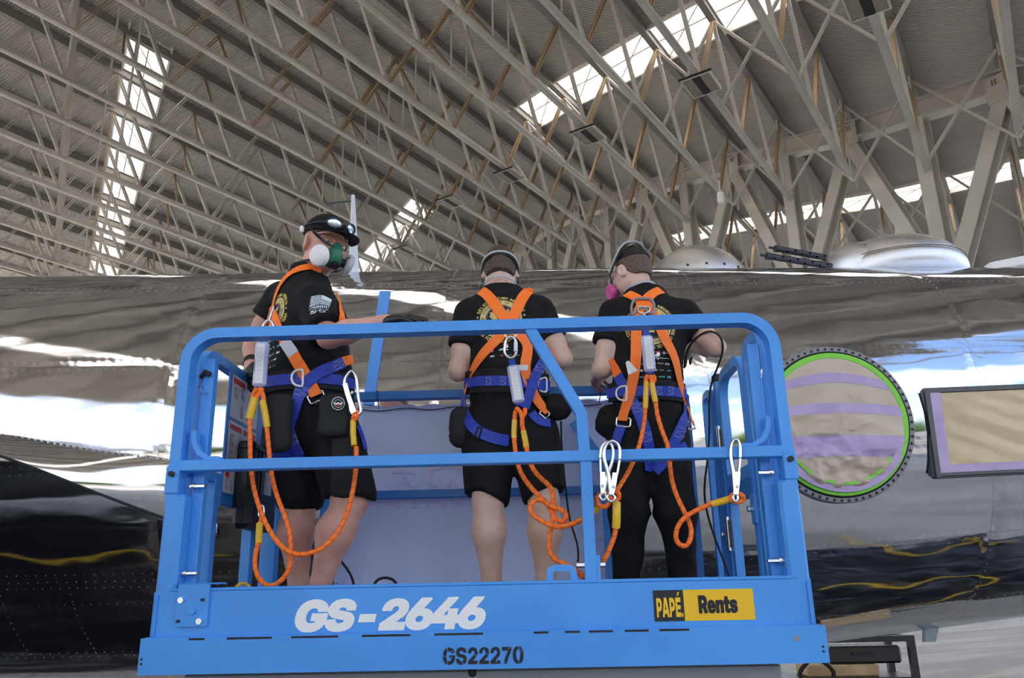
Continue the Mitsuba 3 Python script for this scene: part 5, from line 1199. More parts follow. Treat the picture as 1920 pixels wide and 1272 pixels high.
    for q in (-1, 1):
        add('strap', ribbon3([L(q * .030, .118, -.014), L(q * .060, .078, .006), L(q * .080, .030, .038), L(q * .088, -.02, .075)], lambda p: p - L(0, 0, 0), .011, .003), 'm_dark', rk)
        add('strap', ribbon3([L(q * .050, .095, -.075), L(q * .078, .035, -.085), L(q * .066, -.05, -.09), L(0, -.095, -.085)], lambda p: p - L(0, 0, -.06), .011, .003), 'm_dark', rk)
    add('strap_tail', ribbon3([L(-.045, .118, -.045), L(-.060, .135, -.040), L(-.075, .128, -.036)], lambda p: U, .010, .003), 'm_dark', rk)
    hs = L(.088, -.055, .052); add('strap_buckle', cbox(*np.ravel(np.column_stack([hs - [.012, .006, .016], hs + [.012, .006, .016]])), .005), 'm_white', rk)
    PEOPLE['cap'] = dict(key=key, surf=trimesh.util.concatenate([sh, so, body]), tee=sh, teek=ts, hc=hc, ax=ax, L=L, f=f, head=head)
    return key

def ribbon3(pts, nfun, w, th, n=None, closed=False):         # a flat strap along pts lying on a surface whose outward direction is nfun(p)
    p = spline(pts, n or max(12, 8 * len(pts)), closed); t, _, _ = frames(p, closed)
    nn = np.array([unit(nfun(q)) for q in p]); return strap_mesh(p, nn, w, th, closed)
def strap_mesh(p, nn, w, th, closed=False):
    t, _, _ = frames(p, closed); nn = nn - t * np.sum(nn * t, 1, keepdims=True); nn /= np.linalg.norm(nn, axis=1, keepdims=True) + 1e-9; s = np.cross(t, nn)
    w = np.broadcast_to(w, (len(p),))[:, None]
    ring = np.stack([p + s * w / 2, p + s * w / 2 * .92 + nn * th, p - s * w / 2 * .92 + nn * th, p - s * w / 2], 1); n = len(p); V = ring.reshape(-1, 3); F = []
    for i in range(n if closed else n - 1):
        k = (i + 1) % n
        for j in range(4): l = (j + 1) % 4; F.append([i * 4 + j, k * 4 + j, k * 4 + l, i * 4 + l])
    F = np.array(F); tri = np.vstack([F[:, [0, 1, 2]], F[:, [0, 2, 3]]])
    if not closed: e = (n - 1) * 4; tri = np.vstack([tri, [[0, 1, 2], [0, 2, 3], [e, e + 2, e + 1], [e, e + 3, e + 2]]])
    m = trimesh.Trimesh(V, tri, process=False)
    if m.volume < 0: m.invert()
    return m
person_cap(); person_back(); person_trousers()

# head gear of the two seen from behind
for nm in ('back', 'trousers'):
    d = PEOPLE[nm]; L, ax, key = d['L'], d['ax'], d['key']; S, F, U = ax
    mask = Field(.012).ell(L(0, .100, -.045), ax, [.030, .034, .038]).ell(L(0, .088, -.062), ax, [.042, .042, .038])
    rk = add('respirator', mask.mesh(.0045), 'm_mask_grey', key, smooth=True, label='half mask respirator')
    for q in (-1, 1):
        nn = unit(S * q * .9 + F * .4 - U * .1); o = L(q * .070, .100, -.062)
        add('filter', tube([o - nn * .014, o + nn * .002, o + nn * .012], [.036, .040, .032], 32), 'm_filter_pink' if nm == 'trousers' else 'm_filter', rk, smooth=40)
    out = lambda p: p - L(0, 0, .02)
    if nm == 'back': arc = [L(-.080, .03, .004), L(-.080, -.040, .010), L(-.054, -.092, .022), L(0, -.110, .028), L(.054, -.092, .022), L(.080, -.040, .010), L(.080, .03, .004)]
    else: arc = [L(-.086, .05, .02), L(-.088, -.01, .065), L(-.06, -.060, .115), L(0, -.075, .130), L(.06, -.060, .115), L(.090, -.005, .062), L(.087, .035, .012), L(.070, .075, -.035)]
    arc = [L(0, 0, .02) + (p - L(0, 0, .02)) * (1.105 if nm == 'back' else 1.085) for p in arc]
    add('head_band', ribbon3(arc, out, .013, .004, 80), 'm_strap_grey', rk, smooth=False)
    inner_ = [p - U * .012 - (p - L(0, 0, .02)) * .01 for p in arc]; add('band_lining', ribbon3(inner_, out, .014, .003, 80), 'm_dark', rk)
    for q in (-1, 1): add('strap', ribbon3([arc[0] if q < 0 else arc[-1], L(q * .084, .062, -.01), L(q * .055, .100, -.05)], out, .010, .003), 'm_dark', rk)
    nk = [L(-.066, .02, -.085), L(-.072, -.045, -.095), L(-.04, -.082, -.092), L(0, -.092, -.090), L(.04, -.082, -.092), L(.072, -.045, -.095), L(.066, .02, -.085)]
    nk = [L(0, -.01, -.09) + (p - L(0, -.01, -.09)) * 1.02 - U * .016 for p in nk]
    add('neck_strap', ribbon3(nk, lambda p: p - L(0, -.01, -.09), .011, .003, 60), 'm_strap_grey', rk)
d = PEOPLE['trousers']; L = d['L']; S, F, U = d['ax']
gl = [tube([L(q * .062, .088, .010), L(q * .082, .03, .016), L(q * .086, -.02, .010)], .0022, 6) for q in (-1, 1)] + [tube([L(q * .033, .105, .008) + d['ax'][0] * .026 * math.cos(a_) + U * .019 * math.sin(a_) for a_ in np.linspace(0, 2 * np.pi, 25)[:-1]], .0018, 6, closed=True) for q in (-1, 1)]
add('eyeglasses', cat(gl), 'm_chrome', d['key'], smooth=True)
# ---------------------------------------------------------------- harnesses (worn) and lanyards (things of their own)
import trimesh.ray
def caster(m):
    try:
        from trimesh.ray.ray_pyembree import RayMeshIntersector
    except Exception:
        from trimesh.ray.ray_triangle import RayMeshIntersector
    return RayMeshIntersector(m)
for d in PEOPLE.values(): d['rc'] = caster(d['surf'])
def cast(d, pxs):
    D = np.array([ray(*q) for q in pxs]); O = np.repeat(EYE[None], len(D), 0)
    tri, ri, loc = d['rc'].intersects_id(O, D, multiple_hits=False, return_locations=True)
    P = np.full((len(D), 3), np.nan); N = np.full((len(D), 3), np.nan); P[ri] = loc; N[ri] = d['surf'].face_normals[tri]
    return P, N
def worn_path(d, pxs, n=60, lift_=.006, sm=7):
    q = spline(np.array(pxs, float), n) if len(pxs) > 2 else np.array(pxs[0]) + np.linspace(0, 1, n)[:, None] * (np.array(pxs[1]) - np.array(pxs[0]))
    P, N = cast(d, q); ok = ~np.isnan(P[:, 0])
    if ok.sum() < 3: return None, None
    i = np.arange(n); Y = np.interp(i, i[ok], P[ok, 1]); N = np.stack([np.interp(i, i[ok], N[ok, k]) for k in range(3)], 1)
    k = np.ones(sm) / sm; pad = sm // 2
    fl = lambda v: np.convolve(np.pad(v, pad, mode='edge'), k, mode='valid')
    Ys = np.minimum(fl(Y), Y + .004); N = np.stack([fl(N[:, j]) for j in range(3)], 1); N /= np.linalg.norm(N, axis=1, keepdims=True)
    P = np.array([at(px, py, y) for (px, py), y in zip(q, Ys)])
    return P + N * lift_, N
def strap(nm, pxs, m, w=.045, parent='harness', lift_=.006, n=60, name='strap', label=None, th=.0035):
    d = PEOPLE[nm]; P, N = worn_path(d, pxs, n, lift_)
    if P is None: return None
    return add(name, strap_mesh(P, N, w, th), m, d[parent], smooth=30, label=label)
def stitch(nm, a, b, c, e, parent, off=.0165):                            # a zigzag of pale thread in the quad a b c e (picture points)
    a, b, c, e = (np.array(v, float) for v in (a, b, c, e)); seq = [a, b, c, e, a]
    zz = []
    for i in range(5): zz.append(a * (1 - i / 4) + e * i / 4 if i % 2 == 0 else b * (1 - i / 4) + c * i / 4)
    ms = []
    for line_ in (seq, zz):
        for u, v in zip(line_[:-1], line_[1:]):
            q = np.array([u + (v - u) * t for t in np.linspace(0, 1, 5)]); P, N = cast(PEOPLE[nm], q)
            if np.isnan(P).any(): continue
            P = P + N * off; ms.append(tube(P, .0008, 5))
    if ms: add('stitching', cat(ms), 'm_thread', parent, kind='stuff')
def ring_px(nm, pxs, r, m, parent, name, off=.014, closed=True, n=40, label=None):
    d = PEOPLE[nm]; P, N = cast(d, pxs); ok = ~np.isnan(P[:, 0])
    Y = np.median(P[ok, 1]) if ok.any() else 3.3
    Q = np.array([at(px, py, (p[1] if o else Y)) for (px, py), p, o in zip(pxs, P, ok)]); Y0 = np.mean([q[1] for q in Q])
    Q = np.array([at(px, py, min(q[1], Y0 + .01) - off) for (px, py), q in zip(pxs, Q)])
    return add(name, tube(spline(Q, n, closed), r, 8, closed=closed), m, parent, smooth=True, label=label)
def dring(nm, c, w, h, parent, ang=0, r=.0045, m='m_white_metal', name='d_ring', off=.014):
    ca, sa = math.cos(math.radians(ang)), math.sin(math.radians(ang)); pts = []
    for t in np.linspace(-math.pi / 2, math.pi / 2, 9): pts.append((w * .5 * math.cos(t) - w * .2, h / 2 * math.sin(t)))
    pts += [(-w * .4, h / 2), (-w * .45, 0), (-w * .4, -h / 2)]
    return ring_px(nm, [(c[0] + x * ca - y * sa, c[1] + x * sa + y * ca) for x, y in pts], r, m, parent, name, off)
def buckle(nm, c, w, h, parent, ang=0, m='m_chrome', name='buckle'):
    ca, sa = math.cos(math.radians(ang)), math.sin(math.radians(ang)); q = [(-w / 2, -h / 2), (w / 2, -h / 2), (w / 2, h / 2), (-w / 2, h / 2)]
    pts = []
    for i in range(4):
        a, b = np.array(q[i]), np.array(q[(i + 1) % 4])
        for t in (.12, .5, .88): pts.append(a + (b - a) * t)
    return ring_px(nm, [(c[0] + x * ca - y * sa, c[1] + x * sa + y * ca) for x, y in pts], .0045, m, parent, name, .013)

OR, BL = 'm_orange', 'm_webblue'
for d in PEOPLE.values(): d['harness'] = tag(d['key'] + '__harness', 'orange and blue safety harness')
# --- middle person
H_ = PEOPLE['back']['harness']
strap('back', [(903, 547), (915, 556), (932, 578), (946, 597), (957, 612)], OR, .050); strap('back', [(995, 545), (983, 556), (972, 575), (962, 595), (952, 612)], OR, .050, lift_=.009)
strap('back', [(948, 620), (930, 640), (908, 664), (890, 692), (878, 722), (873, 748)], OR, .048, lift_=.007)
strap('back', [(962, 620), (978, 634), (987, 652), (984, 680), (985, 705), (996, 735), (1010, 760), (1024, 776)], OR, .048, lift_=.012)
strap('back', [(876, 719), (900, 716), (930, 714), (960, 716), (990, 720), (1012, 722), (1026, 724)], 'm_pad', .105, lift_=.006, name='back_pad', label='black padded waist belt'); 
wb = strap('back', [(876, 720), (900, 717), (930, 715), (960, 717), (990, 721), (1012, 723), (1026, 725)], BL, .046, lift_=.012, name='waist_belt')
for x in (919, 944): stitch('back', (x - 4, 709), (x + 4, 709), (x + 4, 724), (x - 4, 724), wb)
b_ = strap('back', [(1012, 682), (1002, 702), (993, 728), (986, 752), (980, 768)], BL, .046, lift_=.020); stitch('back', (1002, 686), (1016, 693), (1011, 704), (998, 697), b_, .0255)
strap('back', [(1014, 676), (1019, 668), (1024, 660)], OR, .046, lift_=.018)
strap('back', [(872, 740), (872, 762), (878, 785), (892, 805), (915, 818), (940, 825), (954, 826)], BL, .048, lift_=.010, name='leg_loop')
strap('back', [(996, 775), (1010, 790), (1030, 795)], BL, .04, lift_=.006, name='leg_loop')
buckle('back', (897, 812), 8, 20, H_, 20, 'm_pad', 'slider'); buckle('back', (1021, 776), 16, 12, H_, 40)
dring('back', (1015, 722), 22, 26, H_, 180)
dring('back', (957, 628), 22, 24, H_, 90, r=.005)
add('label_tag', cbox(*np.ravel(np.column_stack([at(976, 690, 3.21) - [.03, .001, .012], at(976, 690, 3.21) + [.03, .002, .012]])), .0004), 'm_white', H_)
# --- right person
H_ = PEOPLE['trousers']['harness']
strap('trousers', [(1176, 553), (1188, 558), (1200, 566), (1208, 576)], OR, .05); strap('trousers', [(1238, 547), (1226, 552), (1214, 562), (1206, 576)], OR, .05, lift_=.008)
strap('trousers', [(1204, 574), (1197, 595), (1194, 640), (1192, 690), (1184, 735), (1174, 775), (1169, 792)], OR, .047, lift_=.016); strap('trousers', [(1212, 574), (1226, 595), (1247, 640), (1262, 675), (1270, 715), (1280, 750), (1290, 785), (1294, 798)], OR, .044, lift_=.012)
strap('trousers', [(1147, 672), (1154, 690), (1162, 708)], OR, .046); 
wb = strap('trousers', [(1143, 738), (1165, 734), (1195, 732), (1225, 732), (1255, 733), (1282, 738)], 'm_pad', .085, name='back_pad', label='black padded waist belt'); wb = strap('trousers', [(1143, 739), (1165, 736), (1195, 734), (1225, 734), (1255, 735), (1282, 739)], BL, .044, lift_=.011, name='waist_belt')
for x in (1235, 1254): stitch('trousers', (x - 4, 727), (x + 4, 727), (x + 4, 741), (x - 4, 741), wb)
b_ = strap('trousers', [(1162, 706), (1170, 722), (1188, 755), (1202, 785), (1212, 820), (1216, 850), (1212, 885)], BL, .048, lift_=.012); stitch('trousers', (1187, 760), (1203, 757), (1208, 772), (1192, 776), b_); stitch('trousers', (1205, 812), (1220, 810), (1220, 826), (1207, 828), b_)
b_ = strap('trousers', [(1284, 742), (1283, 770), (1275, 800), (1262, 832), (1250, 860), (1232, 885)], BL, .048, lift_=.012); stitch('trousers', (1268, 803), (1281, 808), (1276, 823), (1263, 818), b_)
strap('trousers', [(1168, 798), (1160, 820), (1156, 838)], BL, .046, lift_=.010)
strap('trousers', [(1222, 862), (1240, 858), (1262, 850), (1285, 838)], BL, .046, name='leg_loop', lift_=.008)
buckle('trousers', (1169, 792), 26, 16, H_, 5); buckle('trousers', (1296, 798), 13, 14, H_, -15)
dring('trousers', (1163, 738), 26, 26, H_, 180, m='m_white_metal', off=.024)
ring_px('trousers', [(1187, 590), (1184, 576), (1192, 561), (1207, 560), (1219, 561), (1227, 574), (1222, 588), (1212, 582), (1207, 577), (1196, 582)], .006, 'm_grey', H_, 'back_plate', .024, label='grey metal back plate')
dring('trousers', (1207, 583), 17, 22, H_, 90, m='m_chrome', off=.032)
for q in ([(1173, 680), (1196, 695), (1178, 703)],):
    P = np.array([at(x, y, 3.20) for x, y in q]); P2 = P + np.array([0, .003, 0]); add('label_tag', trimesh.convex.convex_hull(np.vstack([P, P2, at(1178, 676, 3.205)[None]])), 'm_white', H_)
# --- left person
H_ = PEOPLE['cap']['harness']
strap('cap', [(512, 612), (513, 590), (518, 562), (530, 533), (548, 514), (568, 505), (588, 503), (602, 505)], OR, .040, lift_=.008); strap('cap', [(512, 585), (520, 600), (528, 625), (538, 645)], OR, .044, lift_=.010); strap('cap', [(504, 610), (508, 596), (514, 582)], OR, .034, lift_=.014)
strap('cap', [(628, 552), (633, 568), (637, 584), (640, 600)], OR, .030, lift_=.008)
strap('cap', [(536, 640), (548, 660), (560, 682), (572, 703), (582, 722), (592, 744)], OR, .050, lift_=.018, n=60); strap('cap', [(537, 641), (546, 655), (554, 669)], 'm_label', .050, lift_=.0225, name='size_label', label='white size label', th=.001)
wb = strap('cap', [(478, 728), (500, 720), (530, 714), (565, 712), (600, 712), (635, 716), (662, 724)], 'm_pad', .085, name='back_pad', label='black padded waist belt'); wb = strap('cap', [(490, 719), (510, 716), (540, 713), (570, 711), (605, 711), (635, 715), (660, 722)], BL, .048, lift_=.012, name='waist_belt')
stitch('cap', (549, 703), (562, 702), (562, 722), (550, 722), wb)
b_ = strap('cap', [(636, 683), (622, 690), (604, 698), (588, 708), (574, 722), (564, 742), (556, 765), (549, 790), (551, 812), (560, 832), (572, 850)], BL, .050, lift_=.024, n=90); stitch('cap', (618, 685), (634, 677), (637, 690), (622, 698), b_, .029); stitch('cap', (559, 724), (580, 733), (575, 748), (555, 740), b_, .029); stitch('cap', (546, 816), (560, 812), (567, 828), (553, 830), b_, .029)
strap('cap', [(632, 685), (642, 681), (647, 679), (652, 677)], OR, .042, lift_=.024)
strap('cap', [(668, 660), (667, 672), (666, 690)], BL, .03, lift_=.008)
strap('cap', [(511, 852), (530, 846), (552, 848), (572, 856)], BL, .046, name='leg_loop', lift_=.010); strap('cap', [(668, 800), (676, 820), (682, 845)], BL, .03, name='leg_loop', lift_=.008)
dring('cap', (555, 709), 28, 30, H_, 180, r=.005, off=.034); buckle('cap', (593, 745), 30, 16, H_, -25); buckle('cap', (600, 752), 22, 8, H_, -25, 'm_pad', 'slider')

# bags hanging at the waist of the left and middle person
def pouch(name, nm, c, w, h, dpt, label, m='m_shorts', tilt=0.0):
    d = PEOPLE[nm]; f = Field(.03); X = unit(RT); r_ = dpt
    for q in (-1, 0, 1): f.cone(c + X * q * (w * .5 - r_ * .7) + Zv * (h * .5 - r_), r_ * .85, c + X * q * (w * .5 - r_ * .7) - Zv * (h * .5 - r_), r_, np.cross(X, Zv), .8)
    nzf = folds(10, 10, .010, 4, (.3, .1, 1)); return add(name, surface_nets(lambda P: f(P) + nzf(P), c - [w, .2, h], c + [w, .2, h], .008), m, d['key'], smooth=True, label=label)
pouch('belt_bag', 'cap', at(520, 792, 3.14), .105, .235, .036, 'dark drop bag on the belt', 'm_bag')
k_ = pouch('belt_pouch', 'cap', at(627, 778, 3.10), .115, .18, .030, 'black belt pouch with a round badge', 'm_bag')
bo = at(634, 757, 3.058); bx, by = unit(RT), unit(np.cross(unit(RT), unit(bo - EYE)) * -1); by = by if by[2] > 0 else -by
def badge(g, z, m): return add('badge', place(extrude(g, .0012), bo - unit(bo - EYE) * z, bx, by), m, k_)
badge(sg.Point(0, 0).buffer(.026, 32), .0, 'm_white'); badge(sg.Point(0, 0).buffer(.0235, 32), .0015, 'm_ink'); badge(sg.Point(0, 0).buffer(.016, 32).difference(sg.Point(0, 0).buffer(.0145, 32)), .003, 'm_white'); badge(sg.Polygon([(-.024, .004), (-.006, -.006), (0, -.002), (.006, -.006), (.024, .004), (.006, .002), (0, .005), (-.006, .002)]), .003, 'm_white'); badge(sg.Point(0, -.006).buffer(.005), .0045, 'm_red')
def arc_text(text, r, h, a0, step, stroke=1):
    gs = []
    for i, ch in enumerate(text):
        if ch == ' ': continue
        g, w = text_shape(ch, h, stroke); b = g.bounds; g = affinity.translate(g, -(b[0] + b[2]) / 2, 0); a = a0 - i * step if step > 0 else a0 - i * step
        if step > 0: g = affinity.rotate(affinity.translate(g, 0, r), math.degrees(a) - 90, origin=(0, 0))
        else: g = affinity.rotate(affinity.translate(g, 0, -r), math.degrees(a) + 90, origin=(0, 0))
        gs.append(g)
    return union_all(gs)
badge(arc_text('WARBIRD', .0175, .0045, math.radians(155), math.radians(21)), .003, 'm_white') if False else None
pouch('hand_towel', 'cap', at(643, 885, 3.14), .085, .20, .022, 'dark grey towel hanging from the belt', 'm_towel'); pouch('hand_towel', 'cap', at(641, 835, 3.13), .075, .16, .022, 'dark grey towel hanging from the belt', 'm_towel')
pouch('knee_bag', 'back', at(866, 800, 3.42), .055, .17, .05, 'dark bag at the left hip', 'm_bag'); pouch('hip_bag', 'back', at(1044, 762, 3.40), .10, .11, .05, 'black bag at the right hip', 'm_shorts')
pouch('hip_bag', 'trousers', at(1146, 790, 3.45), .07, .14, .06, 'black bag at the left hip', 'm_shorts')

# prints on the shirts, laid onto the cloth
def decal(nm, g, o, x, y, m, name='print', off=.0022, edge=.012, kind=None):
    d = PEOPLE[nm]
    gs = getattr(g, 'geoms', [g]); V, Fc, o_ = [], [], 0
    for q in gs:
        if q.area < 1e-8: continue
        v, f = trimesh.creation.triangulate_polygon(q, engine='earcut'); v3 = np.column_stack([v, v[:, 0] * 0])
        if q.area > 2e-5: v3, f = trimesh.remesh.subdivide_to_size(v3, f, edge, max_iter=8)
        V.append(v3); Fc.append(f + o_); o_ += len(v3)
    if not V: return None
    V = np.vstack(V); Fc = np.vstack(Fc); z = np.cross(x, y)
    P0 = o + V[:, :1] * x + V[:, 1:2] * y + z * .35
    tri, ri, loc = d['tc'].intersects_id(P0, np.repeat(-z[None], len(P0), 0), multiple_hits=False, return_locations=True)
    P = np.full(P0.shape, np.nan); P[ri] = loc + z * off; good = ~np.isnan(P[:, 0]); Fc = Fc[good[Fc].all(1)]
    # keep clear of long jumps at the silhouette
    e = np.abs((P[Fc] - P[Fc][:, [1, 2, 0]]) @ z).max(1); Fc = Fc[e < .05]
    if len(Fc) == 0: return None
    used = np.unique(Fc); mp_ = np.full(len(P), -1); mp_[used] = np.arange(len(used))
    return add(name, trimesh.Trimesh(P[used], mp_[Fc], process=False), m, d['teek'], smooth=False, kind=kind)
for d in PEOPLE.values(): d['tc'] = caster(d['tee'])
def star(r, c=(0, 0)): return sg.Polygon([(c[0] + (r if i % 2 == 0 else r * .42) * math.sin(i * math.pi / 5), c[1] + (r if i % 2 == 0 else r * .42) * math.cos(i * math.pi / 5)) for i in range(10)])
def seal(nm, o, x, y, R0=.094):
    k = R0 / .094; sc = lambda g: affinity.scale(g, k, k, origin=(0, 0)); D = lambda g, m, off, name='print': decal(nm, sc(g), o, x, y, m, name, off)
    D(arc_text('SELECT TEAM MEMBER', .099, .0165, math.radians(157), math.radians(7.9), 2), 'm_gold', .0022)
    D(arc_text('2023 AIR FORCE ONE DETAILING TEAM', .1145, .0150, math.radians(187), math.radians(-5.15), 2), 'm_gold', .0022)
    D(union_all([star(.007, (-.104, .018)), star(.007, (.104, .018))]), 'm_gold_pale', .0022)
    D(sg.Point(0, 0).buffer(.094, 48).difference(sg.Point(0, 0).buffer(.068, 48)), 'm_gold_ring', .0020)
    D(arc_text('SEAL OF THE PRESIDENT OF THE UNITED STATES', .0745, .013, math.radians(258), math.radians(8.4), 0), 'm_navy', .0036)
    D(sg.Point(0, 0).buffer(.068, 48), 'm_navy', .0020); D(union_all([sg.Point(.064 * math.cos(a), .064 * math.sin(a)).buffer(.0018, 6) for a in np.linspace(0, 2 * np.pi, 51)[:-1]]), 'm_gold_pale', .0036)
    wing = sg.Polygon([(.006, .008), (.016, .020), (.030, .044), (.036, .046), (.038, .030), (.048, .034), (.046, .016), (.050, .010), (.040, -.002), (.030, -.008), (.014, -.004)])
    eag = union_all([wing, affinity.scale(wing, -1, 1, origin=(0, 0)), sg.Polygon([(-.008, .012), (-.006, .028), (-.012, .034), (-.004, .040), (.004, .036), (.007, .026), (.008, .012), (.012, -.012), (.016, -.036), (-.016, -.036), (-.012, -.012)]), sg.LineString([(-.012, -.02), (-.030, -.026), (-.042, -.016)]).buffer(.004), sg.LineString([(.012, -.02), (.030, -.026), (.044, -.020)]).buffer(.004)])
    D(eag, 'm_gold', .0034); D(sg.Polygon([(-.011, .010), (.011, .010), (.010, -.010), (0, -.020), (-.010, -.010)]), 'm_white', .0048); D(union_all([sg.box(-.009 + i * .006, -.014, -.006 + i * .006, .003) for i in range(3)]), 'm_red', .0062); D(sg.box(-.011, .003, .011, .010), 'm_navy', .0062)
def sponsors(nm, o, x, y, w, rows, seed):
    r = np.random.default_rng(seed); by_m = {}
    for j in range(rows):
        n = 5; yy = -j * .030
        for i in range(n):
            cx = -w / 2 + w * (i + .5) / n + r.uniform(-.006, .006); ww, hh = r.uniform(.014, .026), r.uniform(.005, .011); kind = r.integers(0, 4)
            base = sg.box(cx - ww / 2, yy - hh / 2, cx + ww / 2, yy + hh / 2)
            if kind == 0: g = base.difference(union_all([sg.box(cx - ww / 2 + ww * t, yy - hh * .3, cx - ww / 2 + ww * (t + .06), yy + hh * .3) for t in (.2, .4, .6, .8)]))
            elif kind == 1: g = union_all([sg.box(cx - ww / 2 + ww * t, yy - hh / 2, cx - ww / 2 + ww * (t + .12), yy + hh / 2) for t in (.0, .2, .4, .6, .82)]).union(sg.box(cx - ww / 2, yy - hh / 2, cx + ww * .1, yy - hh / 2 + .002))
            elif kind == 2: g = affinity.scale(sg.Point(cx, yy).buffer(1, 12), ww / 2, hh / 2).difference(affinity.scale(sg.Point(cx, yy).buffer(1, 12), ww / 3.2, hh / 4))
            else: g = sg.LineString([(cx - ww / 2, yy), (cx - ww / 4, yy + hh / 2), (cx, yy - hh / 3), (cx + ww / 4, yy + hh / 3), (cx + ww / 2, yy)]).buffer(.0013)
            by_m.setdefault(('m_white', 'm_white', 'm_print_grey', 'm_print_red', 'm_print_cyan', 'm_gold', 'm_print_green')[r.integers(0, 7)], []).append(g)
    for m, g in by_m.items(): decal(nm, union_all(g), o, x, y, m, 'logo', .0024, kind='stuff')
def back_frame(nm, px, py, tilt=0.0, az=None):
    P, N = cast(PEOPLE[nm], [(px, py)]); o = P[0]; z = unit(np.array([math.sin(az), -math.cos(az), 0])) if az is not None else unit(np.array([N[0][0] * .5, -1, 0]))
    x = unit(np.cross(Zv, z)); y = np.cross(z, x); y = unit(y * 1.0); return o, x, y
o, x, y = back_frame('back', 939, 597, az=.02); seal('back', o, x, y)
for g, m in ((affinity.translate(text_shape('P&S', .016, 3, .2)[0], -.078, -.155), 'm_white'), (sg.box(-.010, -.150, .030, -.146).union(sg.Polygon([(-.008, -.144), (.010, -.140), (.018, -.125), (.030, -.125), (.030, -.138), (.014, -.146)])), 'm_white'), (sg.Polygon([(.004, -.122), (.030, -.118), (.030, -.123), (.008, -.127)]), 'm_print_red')): decal('back', g, o, x, y, m, 'logo')
sponsors('back', o + y * -.175, x, y, .17, 1, 3)
o, x, y = back_frame('trousers', 1220, 610, az=.0); seal('trousers', o, x, y, .090)
for g, m in ((affinity.translate(text_shape('P', .016, 3)[0], -.094, -.148), 'm_print_red'), (affinity.translate(text_shape('TG', .014, 2)[0], .0, -.158), 'm_white'), (sg.LineString([(.03, -.152), (.07, -.152)]).buffer(.001), 'm_white'), (sg.Polygon([(.006, -.142), (.030, -.142), (.030, -.126), (.018, -.126), (.014, -.135), (.004, -.136)]), 'm_white'), (sg.Polygon([(.008, -.122), (.030, -.120), (.030, -.125), (.006, -.128)]), 'm_print_red'), (sg.LineString([(.040, -.128), (.052, -.122), (.046, -.134), (.060, -.126), (.072, -.130)]).buffer(.001), 'm_white')): decal('trousers', g, o, x, y, m, 'logo')
sponsors('trousers', o + y * -.178, x, y, .15, 4, 5)
bn_ = -unit(np.array([.80, .60, 0])); P, N = cast(PEOPLE['cap'], [(520, 590)]); xx = unit(np.cross(Zv, bn_)); yy = np.cross(bn_, xx); oc = np.array([P[0][0], P[0][1], P[0][2]]) + xx * -.05
seal('cap', oc, xx, yy, .092); sponsors('cap', oc + yy * -.150 + xx * .02, xx, yy, .17, 5, 8); decal('cap', affinity.translate(text_shape('GO', .014, 3, .15)[0], .075, -.305), oc, xx, yy, 'm_white', 'logo')
# sleeve flag and marks of the left person, right sleeve
P, N = cast(PEOPLE['cap'], [(601, 563)]); zz = unit(np.array([N[0][0] * .5 + .1, -1, .1])); xx = unit(np.cross(Zv, zz)); yy = np.cross(zz, xx); o = P[0]
bend = lambda g: g
st_ = [sg.Polygon([(-.043, .026 - i * .0085), (.0, .034 - i * .0085), (.0 if i < 4 else .042, (.034 if i < 4 else .0215) - i * .0085 + (0 if i < 4 else .0)), (.0 if i < 4 else .042, (.029 if i < 4 else .0165) - i * .0085), (0, .029 - i * .0085), (-.043, .021 - i * .0085)]) for i in range(7)]
can = sg.Polygon([(.002, .036), (.042, .022), (.042, -.008), (.002, .004)])
decal('cap', union_all([g.buffer(0) for g in st_] + [can]), o, xx, yy, 'm_print_flag', 'flag', .0024, .010)
g1 = affinity.translate(text_shape('P&S', .012, 2)[0], -.036, -.046); decal('cap', g1, o, xx, yy, 'm_print_flag', 'logo', .0024); decal('cap', sg.box(-.040, -.050, .036, -.030).buffer(.002).difference(sg.box(-.040, -.050, .036, -.030)), o, xx, yy, 'm_print_flag', 'logo', .0024); decal('cap', union_all([sg.box(-.006 + i * .008, -.046, -.001 + i * .008, -.035) for i in range(5)]), o, xx, yy, 'm_print_flag', 'logo', .0024)
decal('cap', sg.Polygon([(-.036, -.076), (-.012, -.074), (-.010, -.058), (-.034, -.058)]).difference(sg.LineString([(-.034, -.070), (-.022, -.068), (-.016, -.060)]).buffer(.0025)), o, xx, yy, 'm_print_flag', 'logo', .0024); decal('cap', union_all([sg.LineString([(-.004, -.066), (.006, -.058), (.002, -.068), (.014, -.060), (.022, -.068), (.030, -.060), (.038, -.066)]).buffer(.0013), sg.box(.004, -.076, .030, -.073)]), o, xx, yy, 'm_print_flag', 'logo', .0024)

# ------------------------------------------------------------ lanyards
def rope(parent, pts, r=.0085, n=90, name='rope', m='m_rope'):
    p = spline(np.array(pts), n); k = add(name, tube(p, r, 10), m, parent, smooth=True)
    t, a, b = frames(p); s = np.r_[0, np.cumsum(np.linalg.norm(np.diff(p, axis=0), axis=1))]; ang = s / .016; h = []
    q = np.linspace(0, s[-1], int(s[-1] / .004) + 2); P = np.stack([np.interp(q, s, p[:, j]) for j in range(3)], 1); Aa = np.stack([np.interp(q, s, a[:, j]) for j in range(3)], 1); Bb = np.stack([np.interp(q, s, b[:, j]) for j in range(3)], 1)
    for o_ in (0, .12, .24):
        w = q / .030 * 2 * np.pi + o_ * 2 * np.pi; H1 = P + (np.cos(w)[:, None] * Aa + np.sin(w)[:, None] * Bb) * (r * 1.02)
        h.append(H1)
    add('tracer_thread', cat([tube(x_, .0008, 4, caps=False) for x_ in h[:1]]), 'm_ink', k, kind='stuff')
    return k
def sleeve(parent, pts, r=.0115): return add('sleeve', tube(spline(np.array(pts), 16), r, 12), 'm_sleeve', parent, smooth=30, label='yellow sleeve')
